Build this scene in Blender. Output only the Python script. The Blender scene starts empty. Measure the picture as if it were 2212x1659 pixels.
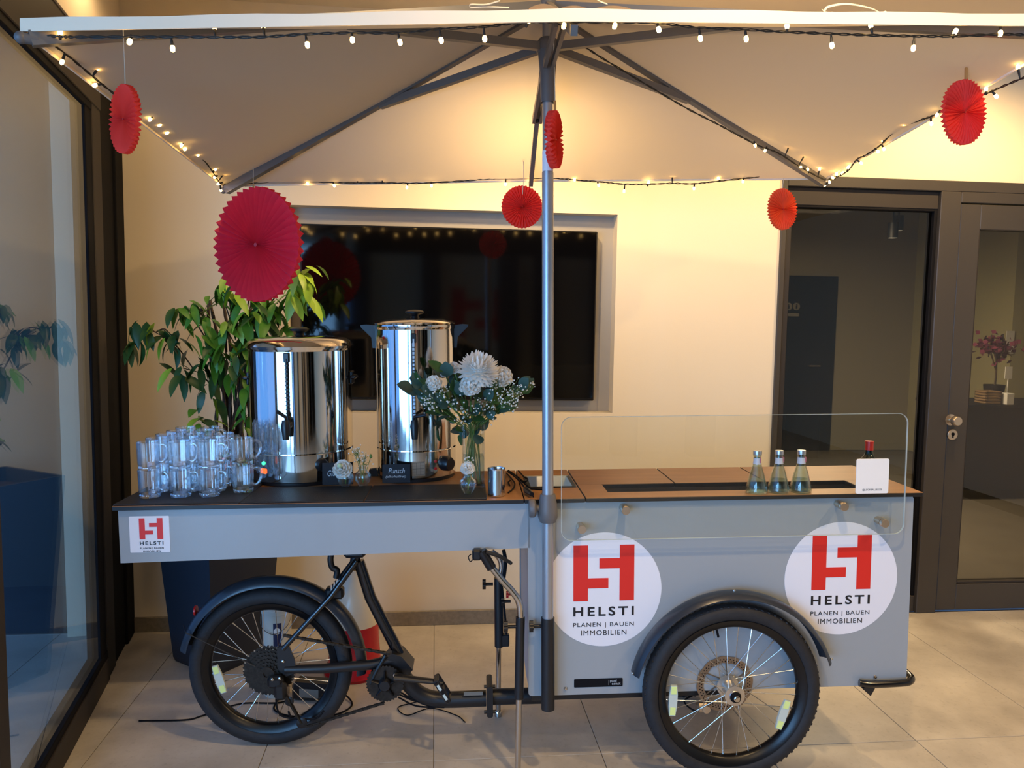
import bpy, math, random
from mathutils import Vector, Matrix
random.seed(7)
D = bpy.data
SC = bpy.context.scene
COL = SC.collection
rad = math.radians
pi = math.pi

# ------------------------------------------------------------------ camera
FPX, W_, H_ = 1652.0, 2212.0, 1659.0
YAW, PITCH, ROLL = rad(5.8), rad(4.82), rad(0.89)
CAM = Vector((0, 0, 1.55))
_f = Vector((math.sin(YAW)*math.cos(PITCH), math.cos(YAW)*math.cos(PITCH), -math.sin(PITCH)))
_r = Vector((math.cos(YAW), -math.sin(YAW), 0))
_u = _r.cross(_f)
CR = _r*math.cos(ROLL) + _u*math.sin(ROLL)
CU = _u*math.cos(ROLL) - _r*math.sin(ROLL)
CF = _f
cd = D.cameras.new('camera')
cam = D.objects.new('camera', cd); COL.objects.link(cam)
cam.matrix_world = Matrix(((CR.x, CU.x, -CF.x, CAM.x), (CR.y, CU.y, -CF.y, CAM.y), (CR.z, CU.z, -CF.z, CAM.z), (0, 0, 0, 1)))
cd.sensor_width = 36.0; cd.lens = 36.0*FPX/W_; cd.clip_start = 0.05
SC.camera = cam

# ------------------------------------------------------------------ colour management, world, light
SC.view_settings.view_transform = 'Standard'
SC.view_settings.look = 'None'
SC.view_settings.gamma = 1.0
SC.view_settings.use_curve_mapping = False
SC.view_settings.exposure = 0.40
SC.cycles.transparent_max_bounces = 48
SC.cycles.max_bounces = 12
SC.cycles.transmission_bounces = 12
SC.cycles.sample_clamp_indirect = 6.0
wd = D.worlds.new('dusk'); SC.world = wd; wd.use_nodes = True
wd.node_tree.nodes['Background'].inputs[0].default_value = (0.09, 0.27, 0.72, 1)
wd.node_tree.nodes['Background'].inputs[1].default_value = 1.9

def lamp(name, kind, loc, power, color, size=0.2, size_y=None, target=None, spot=None, blend=0.6):
    l = D.lights.new(name, kind); l.energy = power; l.color = color
    if kind == 'AREA':
        l.size = size
        if size_y: l.shape = 'RECTANGLE'; l.size_y = size_y
    else:
        l.shadow_soft_size = size
    if kind == 'SPOT':
        l.spot_size = rad(spot); l.spot_blend = blend
    o = D.objects.new(name, l); COL.objects.link(o); o.location = loc
    if target is not None:
        o.rotation_euler = (Vector(target)-Vector(loc)).to_track_quat('-Z', 'Y').to_euler()
    return o
WARM = (1.0, 0.68, 0.33)
# ceiling spots over the aisle between the cart and the back wall
LZ = 2.94
for x_, y_, e_ in ((-1.15, 3.10, 10), (1.40, 3.12, 42), (2.6, 3.10, 70)):
    lamp('ceiling_or_fill_spot', 'SPOT', (x_, y_, LZ), e_, WARM, 0.05, target=(x_, y_+.12, 0), spot=165)
lamp('ceiling_or_fill_spot', 'SPOT', (0.32, 3.05, 2.58), 50, WARM, 0.05, target=(0.34, 3.12, 0), spot=165)
# ceiling spots over the room side of the canopy, followed by added fill
lamp('ceiling_or_fill_spot', 'SPOT', (0.75, 1.30, LZ), 80, WARM, 0.05, target=(0.75, 1.6, 0), spot=160)
lamp('ceiling_or_fill_spot', 'SPOT', (2.6, 0.9, LZ), 70, WARM, 0.05, target=(2.5, 1.5, 0), spot=150)
lamp('ceiling_or_fill_spot', 'SPOT', (-0.2, 0.1, LZ), 14, WARM, 0.05, target=(-0.2, 0.3, 0), spot=100)  # fill spot added so the floor bounces warm light up to the canopy
lamp('ceiling_or_fill_spot', 'SPOT', (1.4, 0.1, LZ), 34, WARM, 0.05, target=(1.4, 0.3, 0), spot=100)  # second added floor-bounce fill spot
lamp('ceiling_or_fill_spot', 'SPOT', (0.4, -1.9, LZ), 50, WARM, 0.05, target=(0.5, -1.5, 0), spot=150)  # unseen fill spot added behind the camera, also lights the wall monogram
# dusk daylight through the glazed sides of the room (behind and left of the photographer)
SKY = (0.26, 0.56, 1.0)
for x0, x1 in ((-5.9, -4.7), (-4.5, -3.4), (-3.2, -2.3), (-2.1, -1.3)):
    lamp('window_daylight', 'AREA', ((x0+x1)/2, -3.0, 1.30), 58*(x1-x0), SKY, x1-x0, 2.4, target=((x0+x1)/2+2.2, 0, 1.35))
# lamps of the room beyond the glazed partition
lamp('far_room_lamp', 'AREA', (3.0, 6.0, 2.5), 250, (1.0, 0.80, 0.52), 1.0, 1.0, target=(3.0, 6.1, 0))

# ------------------------------------------------------------------ pixel helpers (photo frame 2212 x 1659)
def ray(px, py):
    return CR*((px-W_/2)/FPX) - CU*((py-H_/2)/FPX) + CF
def onY(px, py, Y):
    d = ray(px, py); return CAM + d*(Y/d.y)
def onfloor(px, py, z=0.0):
    d = ray(px, py); return CAM + d*((z-CAM.z)/d.z)
# cart frame: U along its front, V away from the viewer, W up (it stands 1.1 degrees off level)
cy_, ct_ = rad(-2.56), rad(1.135)
U = Vector((math.cos(cy_)*math.cos(ct_), math.sin(cy_)*math.cos(ct_), math.sin(ct_)))
V = Vector((-math.sin(cy_), math.cos(cy_), 0))
Wv = U.cross(V)
O = Vector((1.016, 2.404, 0.0))
CM = Matrix(((U.x, V.x, Wv.x, O.x), (U.y, V.y, Wv.y, O.y), (U.z, V.z, Wv.z, O.z), (0, 0, 0, 1)))
CMI = CM.inverted()
def c(px, py, v):
    d = ray(px, py); s = (v+(O-CAM).dot(V))/d.dot(V); return CMI @ (CAM+d*s)
def cw(px, py, w):
    d = ray(px, py); s = (w+(O-CAM).dot(Wv))/d.dot(Wv); return CMI @ (CAM+d*s)
def proj(P):
    q = P-CAM; z = q.dot(CF); return (W_/2+FPX*q.dot(CR)/z, H_/2-FPX*q.dot(CU)/z)
def ept(px, py, A, B):
    """point at photo position px,py lying at the depth of the edge A-B (cart coordinates)"""
    a, b = Vector(proj(CM@A)), Vector(proj(CM@B)); q = Vector((px, py))
    best = None
    for i in range(61):
        t = i/60; P = Vector(proj(CM@(A+(B-A)*t)))
        e = (P-q).length
        if best is None or e < best[0]: best = (e, t)
    P = CM@(A+(B-A)*best[1])
    return CMI @ (CAM + ray(px, py)*((P-CAM).dot(CF)))

# ------------------------------------------------------------------ materials
def S(r, g, b):
    f = lambda x: ((x/255+0.055)/1.055)**2.4 if x/255 > 0.04045 else x/255/12.92
    return (f(r), f(g), f(b), 1)
MATS = {}
def mat(name, col, rough=0.5, metal=0.0, var=0.0, scale=8.0, bump=0.0, bscale=None, spec=0.5, emit=None, es=0.0, coat=0.0, stretch=None, trans=0.0):
    m = D.materials.new(name); m.use_nodes = True; nt = m.node_tree; N = nt.nodes; L = nt.links
    b = N['Principled BSDF']
    b.inputs['Base Color'].default_value = col; b.inputs['Roughness'].default_value = rough
    b.inputs['Metallic'].default_value = metal; b.inputs['Specular IOR Level'].default_value = spec
    b.inputs['Coat Weight'].default_value = coat
    if trans: b.inputs['Transmission Weight'].default_value = trans
    if emit: b.inputs['Emission Color'].default_value = emit; b.inputs['Emission Strength'].default_value = es
    if var or bump:
        tc = N.new('ShaderNodeTexCoord'); mp = N.new('ShaderNodeMapping')
        L.new(tc.outputs['Object'], mp.inputs[0])
        if stretch: mp.inputs['Scale'].default_value = stretch
    if var:
        n = N.new('ShaderNodeTexNoise'); n.inputs['Scale'].default_value = scale; n.inputs['Detail'].default_value = 5
        L.new(mp.outputs[0], n.inputs['Vector'])
        r = N.new('ShaderNodeValToRGB'); r.color_ramp.elements[0].position = 0.3; r.color_ramp.elements[1].position = 0.7
        r.color_ramp.elements[0].color = (col[0]*(1-var), col[1]*(1-var), col[2]*(1-var), 1)
        r.color_ramp.elements[1].color = (min(1, col[0]*(1+var)), min(1, col[1]*(1+var)), min(1, col[2]*(1+var)), 1)
        L.new(n.outputs['Fac'], r.inputs[0]); L.new(r.outputs[0], b.inputs['Base Color'])
    if bump:
        n2 = N.new('ShaderNodeTexNoise'); n2.inputs['Scale'].default_value = bscale or scale*6; n2.inputs['Detail'].default_value = 4
        L.new(mp.outputs[0], n2.inputs['Vector'])
        bp = N.new('ShaderNodeBump'); bp.inputs['Strength'].default_value = bump; bp.inputs['Distance'].default_value = 0.004
        L.new(n2.outputs['Fac'], bp.inputs['Height']); L.new(bp.outputs[0], b.inputs['Normal'])
    MATS[name] = m
    return m
def glass_mat(name, tint=(1, 1, 1), base=0.04, edge=0.6, haze=0.0, hazecol=(0.8, 0.85, 0.9), rough=0.0, power=4.0):
    """clear sheet: see-through, with a real reflection that grows towards the rim"""
    m = D.materials.new(name); m.use_nodes = True; nt = m.node_tree; N = nt.nodes; L = nt.links
    N.remove(N['Principled BSDF']); out = N['Material Output']
    t = N.new('ShaderNodeBsdfTransparent'); t.inputs[0].default_value = (*tint, 1)
    g = N.new('ShaderNodeBsdfGlossy'); g.inputs['Roughness'].default_value = rough; g.inputs['Color'].default_value = (1, 1, 1, 1)
    lw = N.new('ShaderNodeLayerWeight'); lw.inputs['Blend'].default_value = 0.5
    pw = N.new('ShaderNodeMath'); pw.operation = 'POWER'; pw.inputs[1].default_value = power; L.new(lw.outputs['Facing'], pw.inputs[0])
    mr = N.new('ShaderNodeMapRange'); mr.inputs['To Min'].default_value = base; mr.inputs['To Max'].default_value = edge
    L.new(pw.outputs[0], mr.inputs['Value'])
    mx = N.new('ShaderNodeMixShader'); L.new(mr.outputs[0], mx.inputs[0]); L.new(t.outputs[0], mx.inputs[1]); L.new(g.outputs[0], mx.inputs[2])
    last = mx
    if haze:
        d = N.new('ShaderNodeBsdfDiffuse'); d.inputs[0].default_value = (*hazecol, 1)
        m2 = N.new('ShaderNodeMixShader'); m2.inputs[0].default_value = haze
        L.new(mx.outputs[0], m2.inputs[1]); L.new(d.outputs[0], m2.inputs[2]); last = m2
    L.new(last.outputs[0], out.inputs['Surface'])
    MATS[name] = m; return m

M_wall = mat('painted plaster', S(226, 212, 186), 0.9, bump=0.05, bscale=180)
M_niche = mat('niche paint', S(172, 166, 156), 0.85, var=0.03, scale=4)
M_ceil = mat('ceiling paint', S(214, 200, 176), 0.95)
M_frame = mat('bronze aluminium', S(64, 59, 54), 0.42, var=0.05, scale=3, bump=0.06, bscale=300, stretch=(1, 1, 0.15))
M_frame2 = mat('umber aluminium', S(52, 47, 44), 0.6, spec=0.3)
M_gasket = mat('black rubber gasket', S(16, 16, 20), 0.75, spec=0.15)
M_basebd = mat('stone skirting', S(132, 122, 106), 0.7, var=0.15, scale=60, bump=0.1)
M_grout = mat('grout', S(112, 104, 94), 0.95)
M_white = mat('white vinyl', S(232, 230, 234), 0.45)
M_red = mat('red vinyl', S(220, 40, 30), 0.45)
M_ink = mat('black print', S(22, 22, 26), 0.5)
M_body = mat('cart grey lacquer', S(154, 159, 162), 0.35, bump=0.03, bscale=300, coat=0.15)
M_bodyin = mat('cart end board', S(170, 165, 168), 0.4)
M_lam = mat('brown laminate', S(150, 104, 62), 0.42, var=0.12, scale=5, bump=0.05, bscale=160, stretch=(1, 6, 1))
M_core = mat('black laminate core', S(20, 19, 20), 0.45)
M_matb = mat('black felt mat', S(15, 16, 19), 0.55, var=0.25, scale=60, bump=0.4, bscale=300)
M_black = mat('black powder coat', S(24, 25, 28), 0.38, bump=0.05, bscale=200)
M_blackg = mat('gloss black paint', S(14, 14, 17), 0.2, coat=0.4)
M_rub = mat('tyre rubber', S(30, 30, 33), 0.7, var=0.2, scale=40, bump=0.3, bscale=120)
M_rim = mat('black anodised rim', S(18, 18, 20), 0.3, metal=0.3)
M_fend = mat('fender plastic', S(40, 46, 54), 0.28)
M_spoke = mat('steel spoke', S(215, 212, 205), 0.25, metal=1.0)
M_hub = mat('silver hub', S(205, 200, 192), 0.3, metal=0.9)
M_disc = mat('brake steel', S(150, 132, 112), 0.35, metal=0.8)
M_chrome = mat('chromed tube', S(200, 195, 188), 0.16, metal=1.0)
M_knob = mat('brushed steel knob', S(200, 185, 165), 0.28, metal=0.9)
M_refl = mat('reflector plastic', S(196, 206, 196), 0.25, coat=0.5)
M_refly = mat('reflector foil', S(225, 240, 150), 0.35)
M_redpl = mat('red lens', S(190, 24, 24), 0.3)
M_urn = mat('polished stainless steel', S(214, 210, 204), 0.07, metal=1.0, bump=0.03, bscale=5, stretch=(6, 6, 0.12))
M_urnl = mat('stainless lid', S(214, 208, 198), 0.12, metal=1.0)
M_plast = mat('black plastic', S(18, 18, 21), 0.35)
M_pole = mat('silver anodised pole', S(168, 170, 174), 0.32, metal=0.65)
M_dgrey = mat('grey cast plastic', S(98, 95, 94), 0.45)
M_rib = mat('grey steel rib', S(112, 110, 108), 0.4, metal=0.3)
def fabric_mat():
    m = mat('canopy cloth', S(182, 177, 166), 0.9, bump=0.1, bscale=700)
    nt = m.node_tree; N = nt.nodes; L = nt.links; b = N['Principled BSDF']
    tr = N.new('ShaderNodeBsdfTranslucent'); tr.inputs[0].default_value = S(200, 184, 158)
    mx = N.new('ShaderNodeMixShader'); mx.inputs[0].default_value = 0.22
    L.new(b.outputs[0], mx.inputs[1]); L.new(tr.outputs[0], mx.inputs[2]); L.new(mx.outputs[0], N['Material Output'].inputs['Surface'])
    return m
M_cloth = fabric_mat()
M_foldshade = mat('shaded vent fold', S(128, 106, 80), 0.9)  # brown stands for the shadow of the flaps, painted in
M_hem = mat('canopy hem', S(236, 222, 198), 0.85)
def paper_mat(name, col):
    m = mat(name, col, 0.75, var=0.06, scale=20)
    nt = m.node_tree; N = nt.nodes; L = nt.links
    tr = N.new('ShaderNodeBsdfTranslucent'); tr.inputs[0].default_value = col
    mx = N.new('ShaderNodeMixShader'); mx.inputs[0].default_value = 0.25
    L.new(N['Principled BSDF'].outputs[0], mx.inputs[1]); L.new(tr.outputs[0], mx.inputs[2]); L.new(mx.outputs[0], N['Material Output'].inputs['Surface'])
    return m
M_paper = paper_mat('red tissue paper', S(255, 64, 50))
M_paper2 = paper_mat('crimson tissue paper', S(246, 44, 72))
M_paper3 = paper_mat('scarlet tissue paper', S(255, 98, 48))
M_string = mat('white twine', S(205, 195, 175), 0.9)
M_peg = mat('wooden peg', S(190, 140, 80), 0.7)
M_wire = mat('dark green wire', S(28, 27, 22), 0.6)
M_bulb = mat('glowing bulb', S(255, 220, 150), 0.3, emit=(1.0, 0.58, 0.16, 1), es=24.0)
M_tv = mat('tv screen', S(6, 6, 8), 0.06, spec=0.45)
M_tvb = mat('tv bezel', S(10, 10, 12), 0.3)
M_glassp = glass_mat('guard glass', (0.97, 0.985, 0.975), 0.035, 0.7)
M_glasse = mat('glass edge', S(186, 196, 190), 0.15, spec=0.8)
M_mug = glass_mat('pressed glass', (0.97, 0.985, 0.995), 0.11, 1.0, haze=0.0, rough=0.0, power=1.5)
M_vase = glass_mat('vase glass', (0.94, 0.96, 0.95), 0.06, 0.9, power=2.5)
M_bott = glass_mat('bottle glass', (0.86, 0.92, 0.89), 0.06, 0.9, power=2.5)
M_water = glass_mat('water', (0.80, 0.86, 0.84), 0.03, 0.5)
M_wine = mat('dark green bottle glass', S(14, 30, 20), 0.08, coat=0.3)
M_redcap = mat('red foil capsule', S(196, 40, 30), 0.35)
M_lbl = mat('bottle neck label', S(205, 205, 215), 0.5)
M_lblr = mat('pink neck label', S(190, 110, 120), 0.5)
M_alu = mat('silver screw cap', S(200, 200, 205), 0.3, metal=0.8)
M_slate = mat('chalk board', S(30, 32, 38), 0.8, var=0.1, scale=30)
M_chalk = mat('chalk', S(190, 195, 200), 0.9)
M_petal = paper_mat('white petals', S(250, 247, 240))
M_petalc = mat('green flower heart', S(196, 212, 168), 0.8)
M_euc = mat('eucalyptus leaf', S(48, 78, 66), 0.6, var=0.2, scale=30)
M_stem = mat('green stem', S(92, 118, 48), 0.6)
M_leaf = [mat('leaf green', S(84, 138, 36), 0.42, var=0.25, scale=18), mat('leaf light green', S(150, 188, 56), 0.42, var=0.2, scale=18),
          mat('leaf dark green', S(46, 86, 38), 0.42, var=0.2, scale=18)]
M_cane = mat('ringed cane', S(74, 58, 44), 0.8, var=0.35, scale=60, stretch=(1, 1, 2))
M_pot = mat('anthracite planter', S(30, 37, 48), 0.55)
M_soil = mat('soil', S(48, 36, 28), 0.95, bump=0.6)
M_bucket = mat('white bucket plastic', S(215, 208, 190), 0.5)
M_blue = mat('navy label', S(28, 36, 74), 0.5)
M_redbag = mat('red glazed jug', S(186, 24, 34), 0.25)
M_wbag = mat('cream glazed jug', S(226, 214, 190), 0.25)
M_steel = mat('pan steel', S(190, 190, 190), 0.2, metal=1.0)
M_darkd = mat('dark door leaf', S(24, 24, 28), 0.5)
M_farw = mat('far room paint', S(150, 143, 124), 0.9)
M_farw2 = mat('far room pale paint', S(178, 172, 132), 0.9)
M_farfl = mat('far room floor', S(104, 98, 88), 0.45, var=0.1, scale=2)
M_card = mat('white card', S(238, 236, 232), 0.5)
M_sign = mat('sign grey', S(120, 116, 108), 0.5)
M_pink = mat('magenta blossom', S(120, 44, 76), 0.8)
M_wick = mat('wicker', S(130, 104, 72), 0.8)
M_green = mat('green pilot lamp', S(40, 220, 120), 0.3, emit=(0.05, 1, 0.35, 1), es=1.6)
M_orange = mat('orange rocker switch', S(240, 90, 40), 0.3, emit=(1, 0.18, 0.04, 1), es=0.9)
M_gauge = mat('gauge glass', S(200, 215, 230), 0.15, spec=0.8)

def coated_glass(name, ior=2.1, tint=(0.96, 0.98, 0.99)):
    m = D.materials.new(name); m.use_nodes = True; nt = m.node_tree; N = nt.nodes; L = nt.links
    N.remove(N['Principled BSDF'])
    t = N.new('ShaderNodeBsdfTransparent'); t.inputs[0].default_value = (*tint, 1)
    g = N.new('ShaderNodeBsdfGlossy'); g.inputs['Roughness'].default_value = 0.01; g.inputs['Color'].default_value = (0.80, 0.86, 0.84, 1)
    lw = N.new('ShaderNodeLayerWeight'); lw.inputs['Blend'].default_value = 0.5
    pw = N.new('ShaderNodeMath'); pw.operation = 'POWER'; pw.inputs[1].default_value = 2.2; L.new(lw.outputs['Facing'], pw.inputs[0])
    f = N.new('ShaderNodeMapRange'); f.inputs['To Min'].default_value = 0.12; f.inputs['To Max'].default_value = 0.62; L.new(pw.outputs[0], f.inputs['Value'])
    mx = N.new('ShaderNodeMixShader'); L.new(f.outputs[0], mx.inputs[0]); L.new(t.outputs[0], mx.inputs[1]); L.new(g.outputs[0], mx.inputs[2])
    L.new(mx.outputs[0], N['Material Output'].inputs['Surface']); return m
def tile_mat():
    m = D.materials.new('stone tile'); m.use_nodes = True; nt = m.node_tree; N = nt.nodes; L = nt.links; b = N['Principled BSDF']
    tc = N.new('ShaderNodeNewGeometry')
    n = N.new('ShaderNodeTexNoise'); n.inputs['Scale'].default_value = 3.2; n.inputs['Detail'].default_value = 9; n.inputs['Roughness'].default_value = 0.62
    L.new(tc.outputs['Position'], n.inputs['Vector'])
    r = N.new('ShaderNodeValToRGB'); r.color_ramp.elements[0].position = 0.3; r.color_ramp.elements[1].position = 0.72
    r.color_ramp.elements[0].color = S(164, 156, 146); r.color_ramp.elements[1].color = S(202, 194, 182)
    L.new(n.outputs['Fac'], r.inputs[0])
    n2 = N.new('ShaderNodeTexNoise'); n2.inputs['Scale'].default_value = 55; n2.inputs['Detail'].default_value = 3
    L.new(tc.outputs['Position'], n2.inputs['Vector'])
    r2 = N.new('ShaderNodeValToRGB'); r2.color_ramp.elements[0].position = 0.22; r2.color_ramp.elements[1].position = 0.42
    r2.color_ramp.elements[0].color = (0.62, 0.6, 0.58, 1); r2.color_ramp.elements[1].color = (1, 1, 1, 1)
    L.new(n2.outputs['Fac'], r2.inputs[0])
    mx = N.new('ShaderNodeMix'); mx.data_type = 'RGBA'; mx.blend_type = 'MULTIPLY'; mx.inputs['Factor'].default_value = 0.5
    L.new(r.outputs[0], mx.inputs['A']); L.new(r2.outputs[0], mx.inputs['B']); L.new(mx.outputs['Result'], b.inputs['Base Color'])
    mr = N.new('ShaderNodeMapRange'); mr.inputs['To Min'].default_value = 0.32; mr.inputs['To Max'].default_value = 0.52
    L.new(n.outputs['Fac'], mr.inputs['Value']); L.new(mr.outputs[0], b.inputs['Roughness'])
    bp = N.new('ShaderNodeBump'); bp.inputs['Strength'].default_value = 0.12; bp.inputs['Distance'].default_value = 0.003
    L.new(n2.outputs['Fac'], bp.inputs['Height']); L.new(bp.outputs[0], b.inputs['Normal'])
    return m
M_tile = tile_mat()

# ------------------------------------------------------------------ mesh building
def tag(o, label=None, cat=None, group=None, kind=None):
    if label: o['label'] = label
    if cat: o['category'] = cat
    if group: o['group'] = group
    if kind: o['kind'] = kind
    return o
def thing(name, label, cat, mtx=None, group=None):
    o = D.objects.new(name, None); COL.objects.link(o); o.empty_display_size = 0.05
    if mtx is not None: o.matrix_world = mtx
    return tag(o, label, cat, group)
def at_c(u, v, w, rot=0.0):
    return CM @ Matrix.Translation((u, v, w)) @ Matrix.Rotation(rot, 4, 'Z')
def link(name, me, m=None, parent=None, mtx=None):
    if m is not None and not me.materials: me.materials.append(m)
    o = D.objects.new(name, me); COL.objects.link(o)
    if parent is not None: o.parent = parent
    if mtx is not None:
        if parent is not None: o.matrix_local = mtx
        else: o.matrix_world = mtx
    return o

class MB:
    def __init__(s): s.v = []; s.f = []
    def add(s, vs, fs):
        n = len(s.v); s.v += [tuple(x) for x in vs]; s.f += [tuple(i+n for i in f) for f in fs]; return s
    def box(s, a, b, bev=0.0, M=None):
        x0, y0, z0 = [min(a[i], b[i]) for i in range(3)]; x1, y1, z1 = [max(a[i], b[i]) for i in range(3)]
        if bev <= 0:
            vs = [(x, y, z) for z in (z0, z1) for y in (y0, y1) for x in (x0, x1)]
            fs = [(0, 2, 3, 1), (4, 5, 7, 6), (0, 1, 5, 4), (2, 6, 7, 3), (0, 4, 6, 2), (1, 3, 7, 5)]
        else:
            e = min(bev, (x1-x0)/2.01, (y1-y0)/2.01, (z1-z0)/2.01)
            vs = []; idx = {}
            for zi, z in enumerate((z0, z1)):
                for yi, y in enumerate((y0, y1)):
                    for xi, x in enumerate((x0, x1)):
                        ex, ey, ez = (e if xi == 0 else -e), (e if yi == 0 else -e), (e if zi == 0 else -e)
                        idx[(xi, yi, zi, 'x')] = len(vs); vs.append((x, y+ey, z+ez))
                        idx[(xi, yi, zi, 'y')] = len(vs); vs.append((x+ex, y, z+ez))
                        idx[(xi, yi, zi, 'z')] = len(vs); vs.append((x+ex, y+ey, z))
            I = lambda x, y, z, k: idx[(x, y, z, k)]
            fs = []
            for s_ in (0, 1):
                q = [I(s_, 0, 0, 'x'), I(s_, 1, 0, 'x'), I(s_, 1, 1, 'x'), I(s_, 0, 1, 'x')]; fs.append(q if s_ else q[::-1])
                q = [I(0, s_, 0, 'y'), I(0, s_, 1, 'y'), I(1, s_, 1, 'y'), I(1, s_, 0, 'y')]; fs.append(q if s_ else q[::-1])
                q = [I(0, 0, s_, 'z'), I(1, 0, s_, 'z'), I(1, 1, s_, 'z'), I(0, 1, s_, 'z')]; fs.append(q if s_ else q[::-1])
            for a_ in (0, 1):
                for b_ in (0, 1):
                    q = [I(0, a_, b_, 'y'), I(1, a_, b_, 'y'), I(1, a_, b_, 'z'), I(0, a_, b_, 'z')]; fs.append(q if (a_ == b_) else q[::-1])
                    q = [I(a_, 0, b_, 'x'), I(a_, 0, b_, 'z'), I(a_, 1, b_, 'z'), I(a_, 1, b_, 'x')]; fs.append(q)
                    q = [I(a_, b_, 0, 'x'), I(a_, b_, 1, 'x'), I(a_, b_, 1, 'y'), I(a_, b_, 0, 'y')]; fs.append(q)
            for k in [(x, y, z) for x in (0, 1) for y in (0, 1) for z in (0, 1)]:
                q = [idx[k+('x',)], idx[k+('y',)], idx[k+('z',)]]; fs.append(q if sum(k) % 2 else q[::-1])
        if M is not None: vs = [M @ Vector(p) for p in vs]
        return s.add(vs, fs)
    def prism(s, poly, d, P, X, Y):
        """polygon in the plane P + x*X + y*Y, extruded by vector d"""
        P, X, Y, d = Vector(P), Vector(X), Vector(Y), Vector(d)
        n = len(poly); a = [P+X*x+Y*y for x, y in poly]; b = [q+d for q in a]
        fs = [tuple(range(n))[::-1], tuple(range(n, 2*n))]+[(i, (i+1) % n, n+(i+1) % n, n+i) for i in range(n)]
        return s.add(a+b, fs)
    def tube(s, pts, r, n=10, caps=True, flat=None):
        pts = [Vector(p) for p in pts]; m = len(pts)
        rs = r if isinstance(r, (list, tuple)) else [r]*m
        T = []
        for i in range(m):
            t = pts[min(i+1, m-1)]-pts[max(i-1, 0)]
            T.append(t.normalized() if t.length > 1e-9 else Vector((0, 0, 1)))
        a = Vector((0, 0, 1)) if abs(T[0].z) < 0.9 else Vector((1, 0, 0))
        N_ = T[0].cross(a).normalized(); vs = []
        for i in range(m):
            N_ = (N_-T[i]*N_.dot(T[i])).normalized(); B = T[i].cross(N_)
            for k in range(n):
                an = 2*pi*k/n
                vs.append(pts[i]+(N_*math.cos(an)+B*math.sin(an)*(flat or 1))*rs[i])
        fs = [(i*n+k, i*n+(k+1) % n, (i+1)*n+(k+1) % n, (i+1)*n+k) for i in range(m-1) for k in range(n)]
        if caps: fs += [tuple(range(n))[::-1], tuple(range((m-1)*n, m*n))]
        return s.add(vs, fs)
    def lathe(s, prof, n=32, ax='z', c0=(0, 0, 0), facet=0.0, nf=12):
        c0 = Vector(c0); vs = []; rows = []
        for r, z in prof:
            if r < 1e-6:
                rows.append([len(vs)]); vs.append((0, 0, z))
            else:
                row = []
                for k in range(n):
                    an = 2*pi*k/n
                    rr = r*(1-facet*(0.5-0.5*math.cos(nf*an)))
                    row.append(len(vs)); vs.append((rr*math.cos(an), rr*math.sin(an), z))
                rows.append(row)
        fs = []
        for a, b in zip(rows, rows[1:]):
            if len(a) == 1 and len(b) == 1: continue
            for k in range(n):
                k2 = (k+1) % n
                if len(a) == 1: fs.append((a[0], b[k2], b[k]))
                elif len(b) == 1: fs.append((a[k], a[k2], b[0]))
                else: fs.append((a[k], a[k2], b[k2], b[k]))
        if ax == 'y': vs = [(x, z, y) for x, y, z in vs]
        elif ax == 'x': vs = [(z, x, y) for x, y, z in vs]
        return s.add([Vector(p)+c0 for p in vs], fs)
    def ball(s, p, r, n=8, m=6, sz=1.0):
        prof = [(r*math.sin(pi*i/m), -r*sz*math.cos(pi*i/m)) for i in range(m+1)]
        prof[0] = (0, -r*sz); prof[-1] = (0, r*sz)
        return s.lathe(prof, n, 'z', p)
    def mesh(s, name, m, smooth=True, ang=0.7):
        me = D.meshes.new(name); me.from_pydata(s.v, [], s.f); me.materials.append(m)
        if smooth:
            me.polygons.foreach_set('use_smooth', [True]*len(me.polygons)); me.set_sharp_from_angle(angle=ang)
        me.update(); return me
    def build(s, name, m, parent=None, mtx=None, smooth=True, ang=0.7):
        return link(name, s.mesh(name, m, smooth, ang), None, parent, mtx)

def rrect(x0, y0, x1, y1, r, n=5):
    out = []
    for cx, cy, a in ((x1-r, y0+r, -90), (x1-r, y1-r, 0), (x0+r, y1-r, 90), (x0+r, y0+r, 180)):
        for i in range(n+1):
            t = rad(a+90*i/n); out.append((cx+r*math.cos(t), cy+r*math.sin(t)))
    return out
def circle(cx, cy, r, n=64): return [(cx+r*math.cos(2*pi*i/n), cy+r*math.sin(2*pi*i/n)) for i in range(n)]
def spline(pts, k=6):
    pts = [Vector(p) for p in pts]
    if len(pts) < 3: return pts
    out = []
    P = [pts[0]*2-pts[1]]+pts+[pts[-1]*2-pts[-2]]
    for i in range(1, len(P)-2):
        for j in range(k):
            t = j/k; a, b, c_, d = P[i-1], P[i], P[i+1], P[i+2]
            out.append(0.5*((2*b)+(c_-a)*t+(2*a-5*b+4*c_-d)*t*t+(3*b-a-3*c_+d)*t**3))
    out.append(pts[-1]); return out

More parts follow.
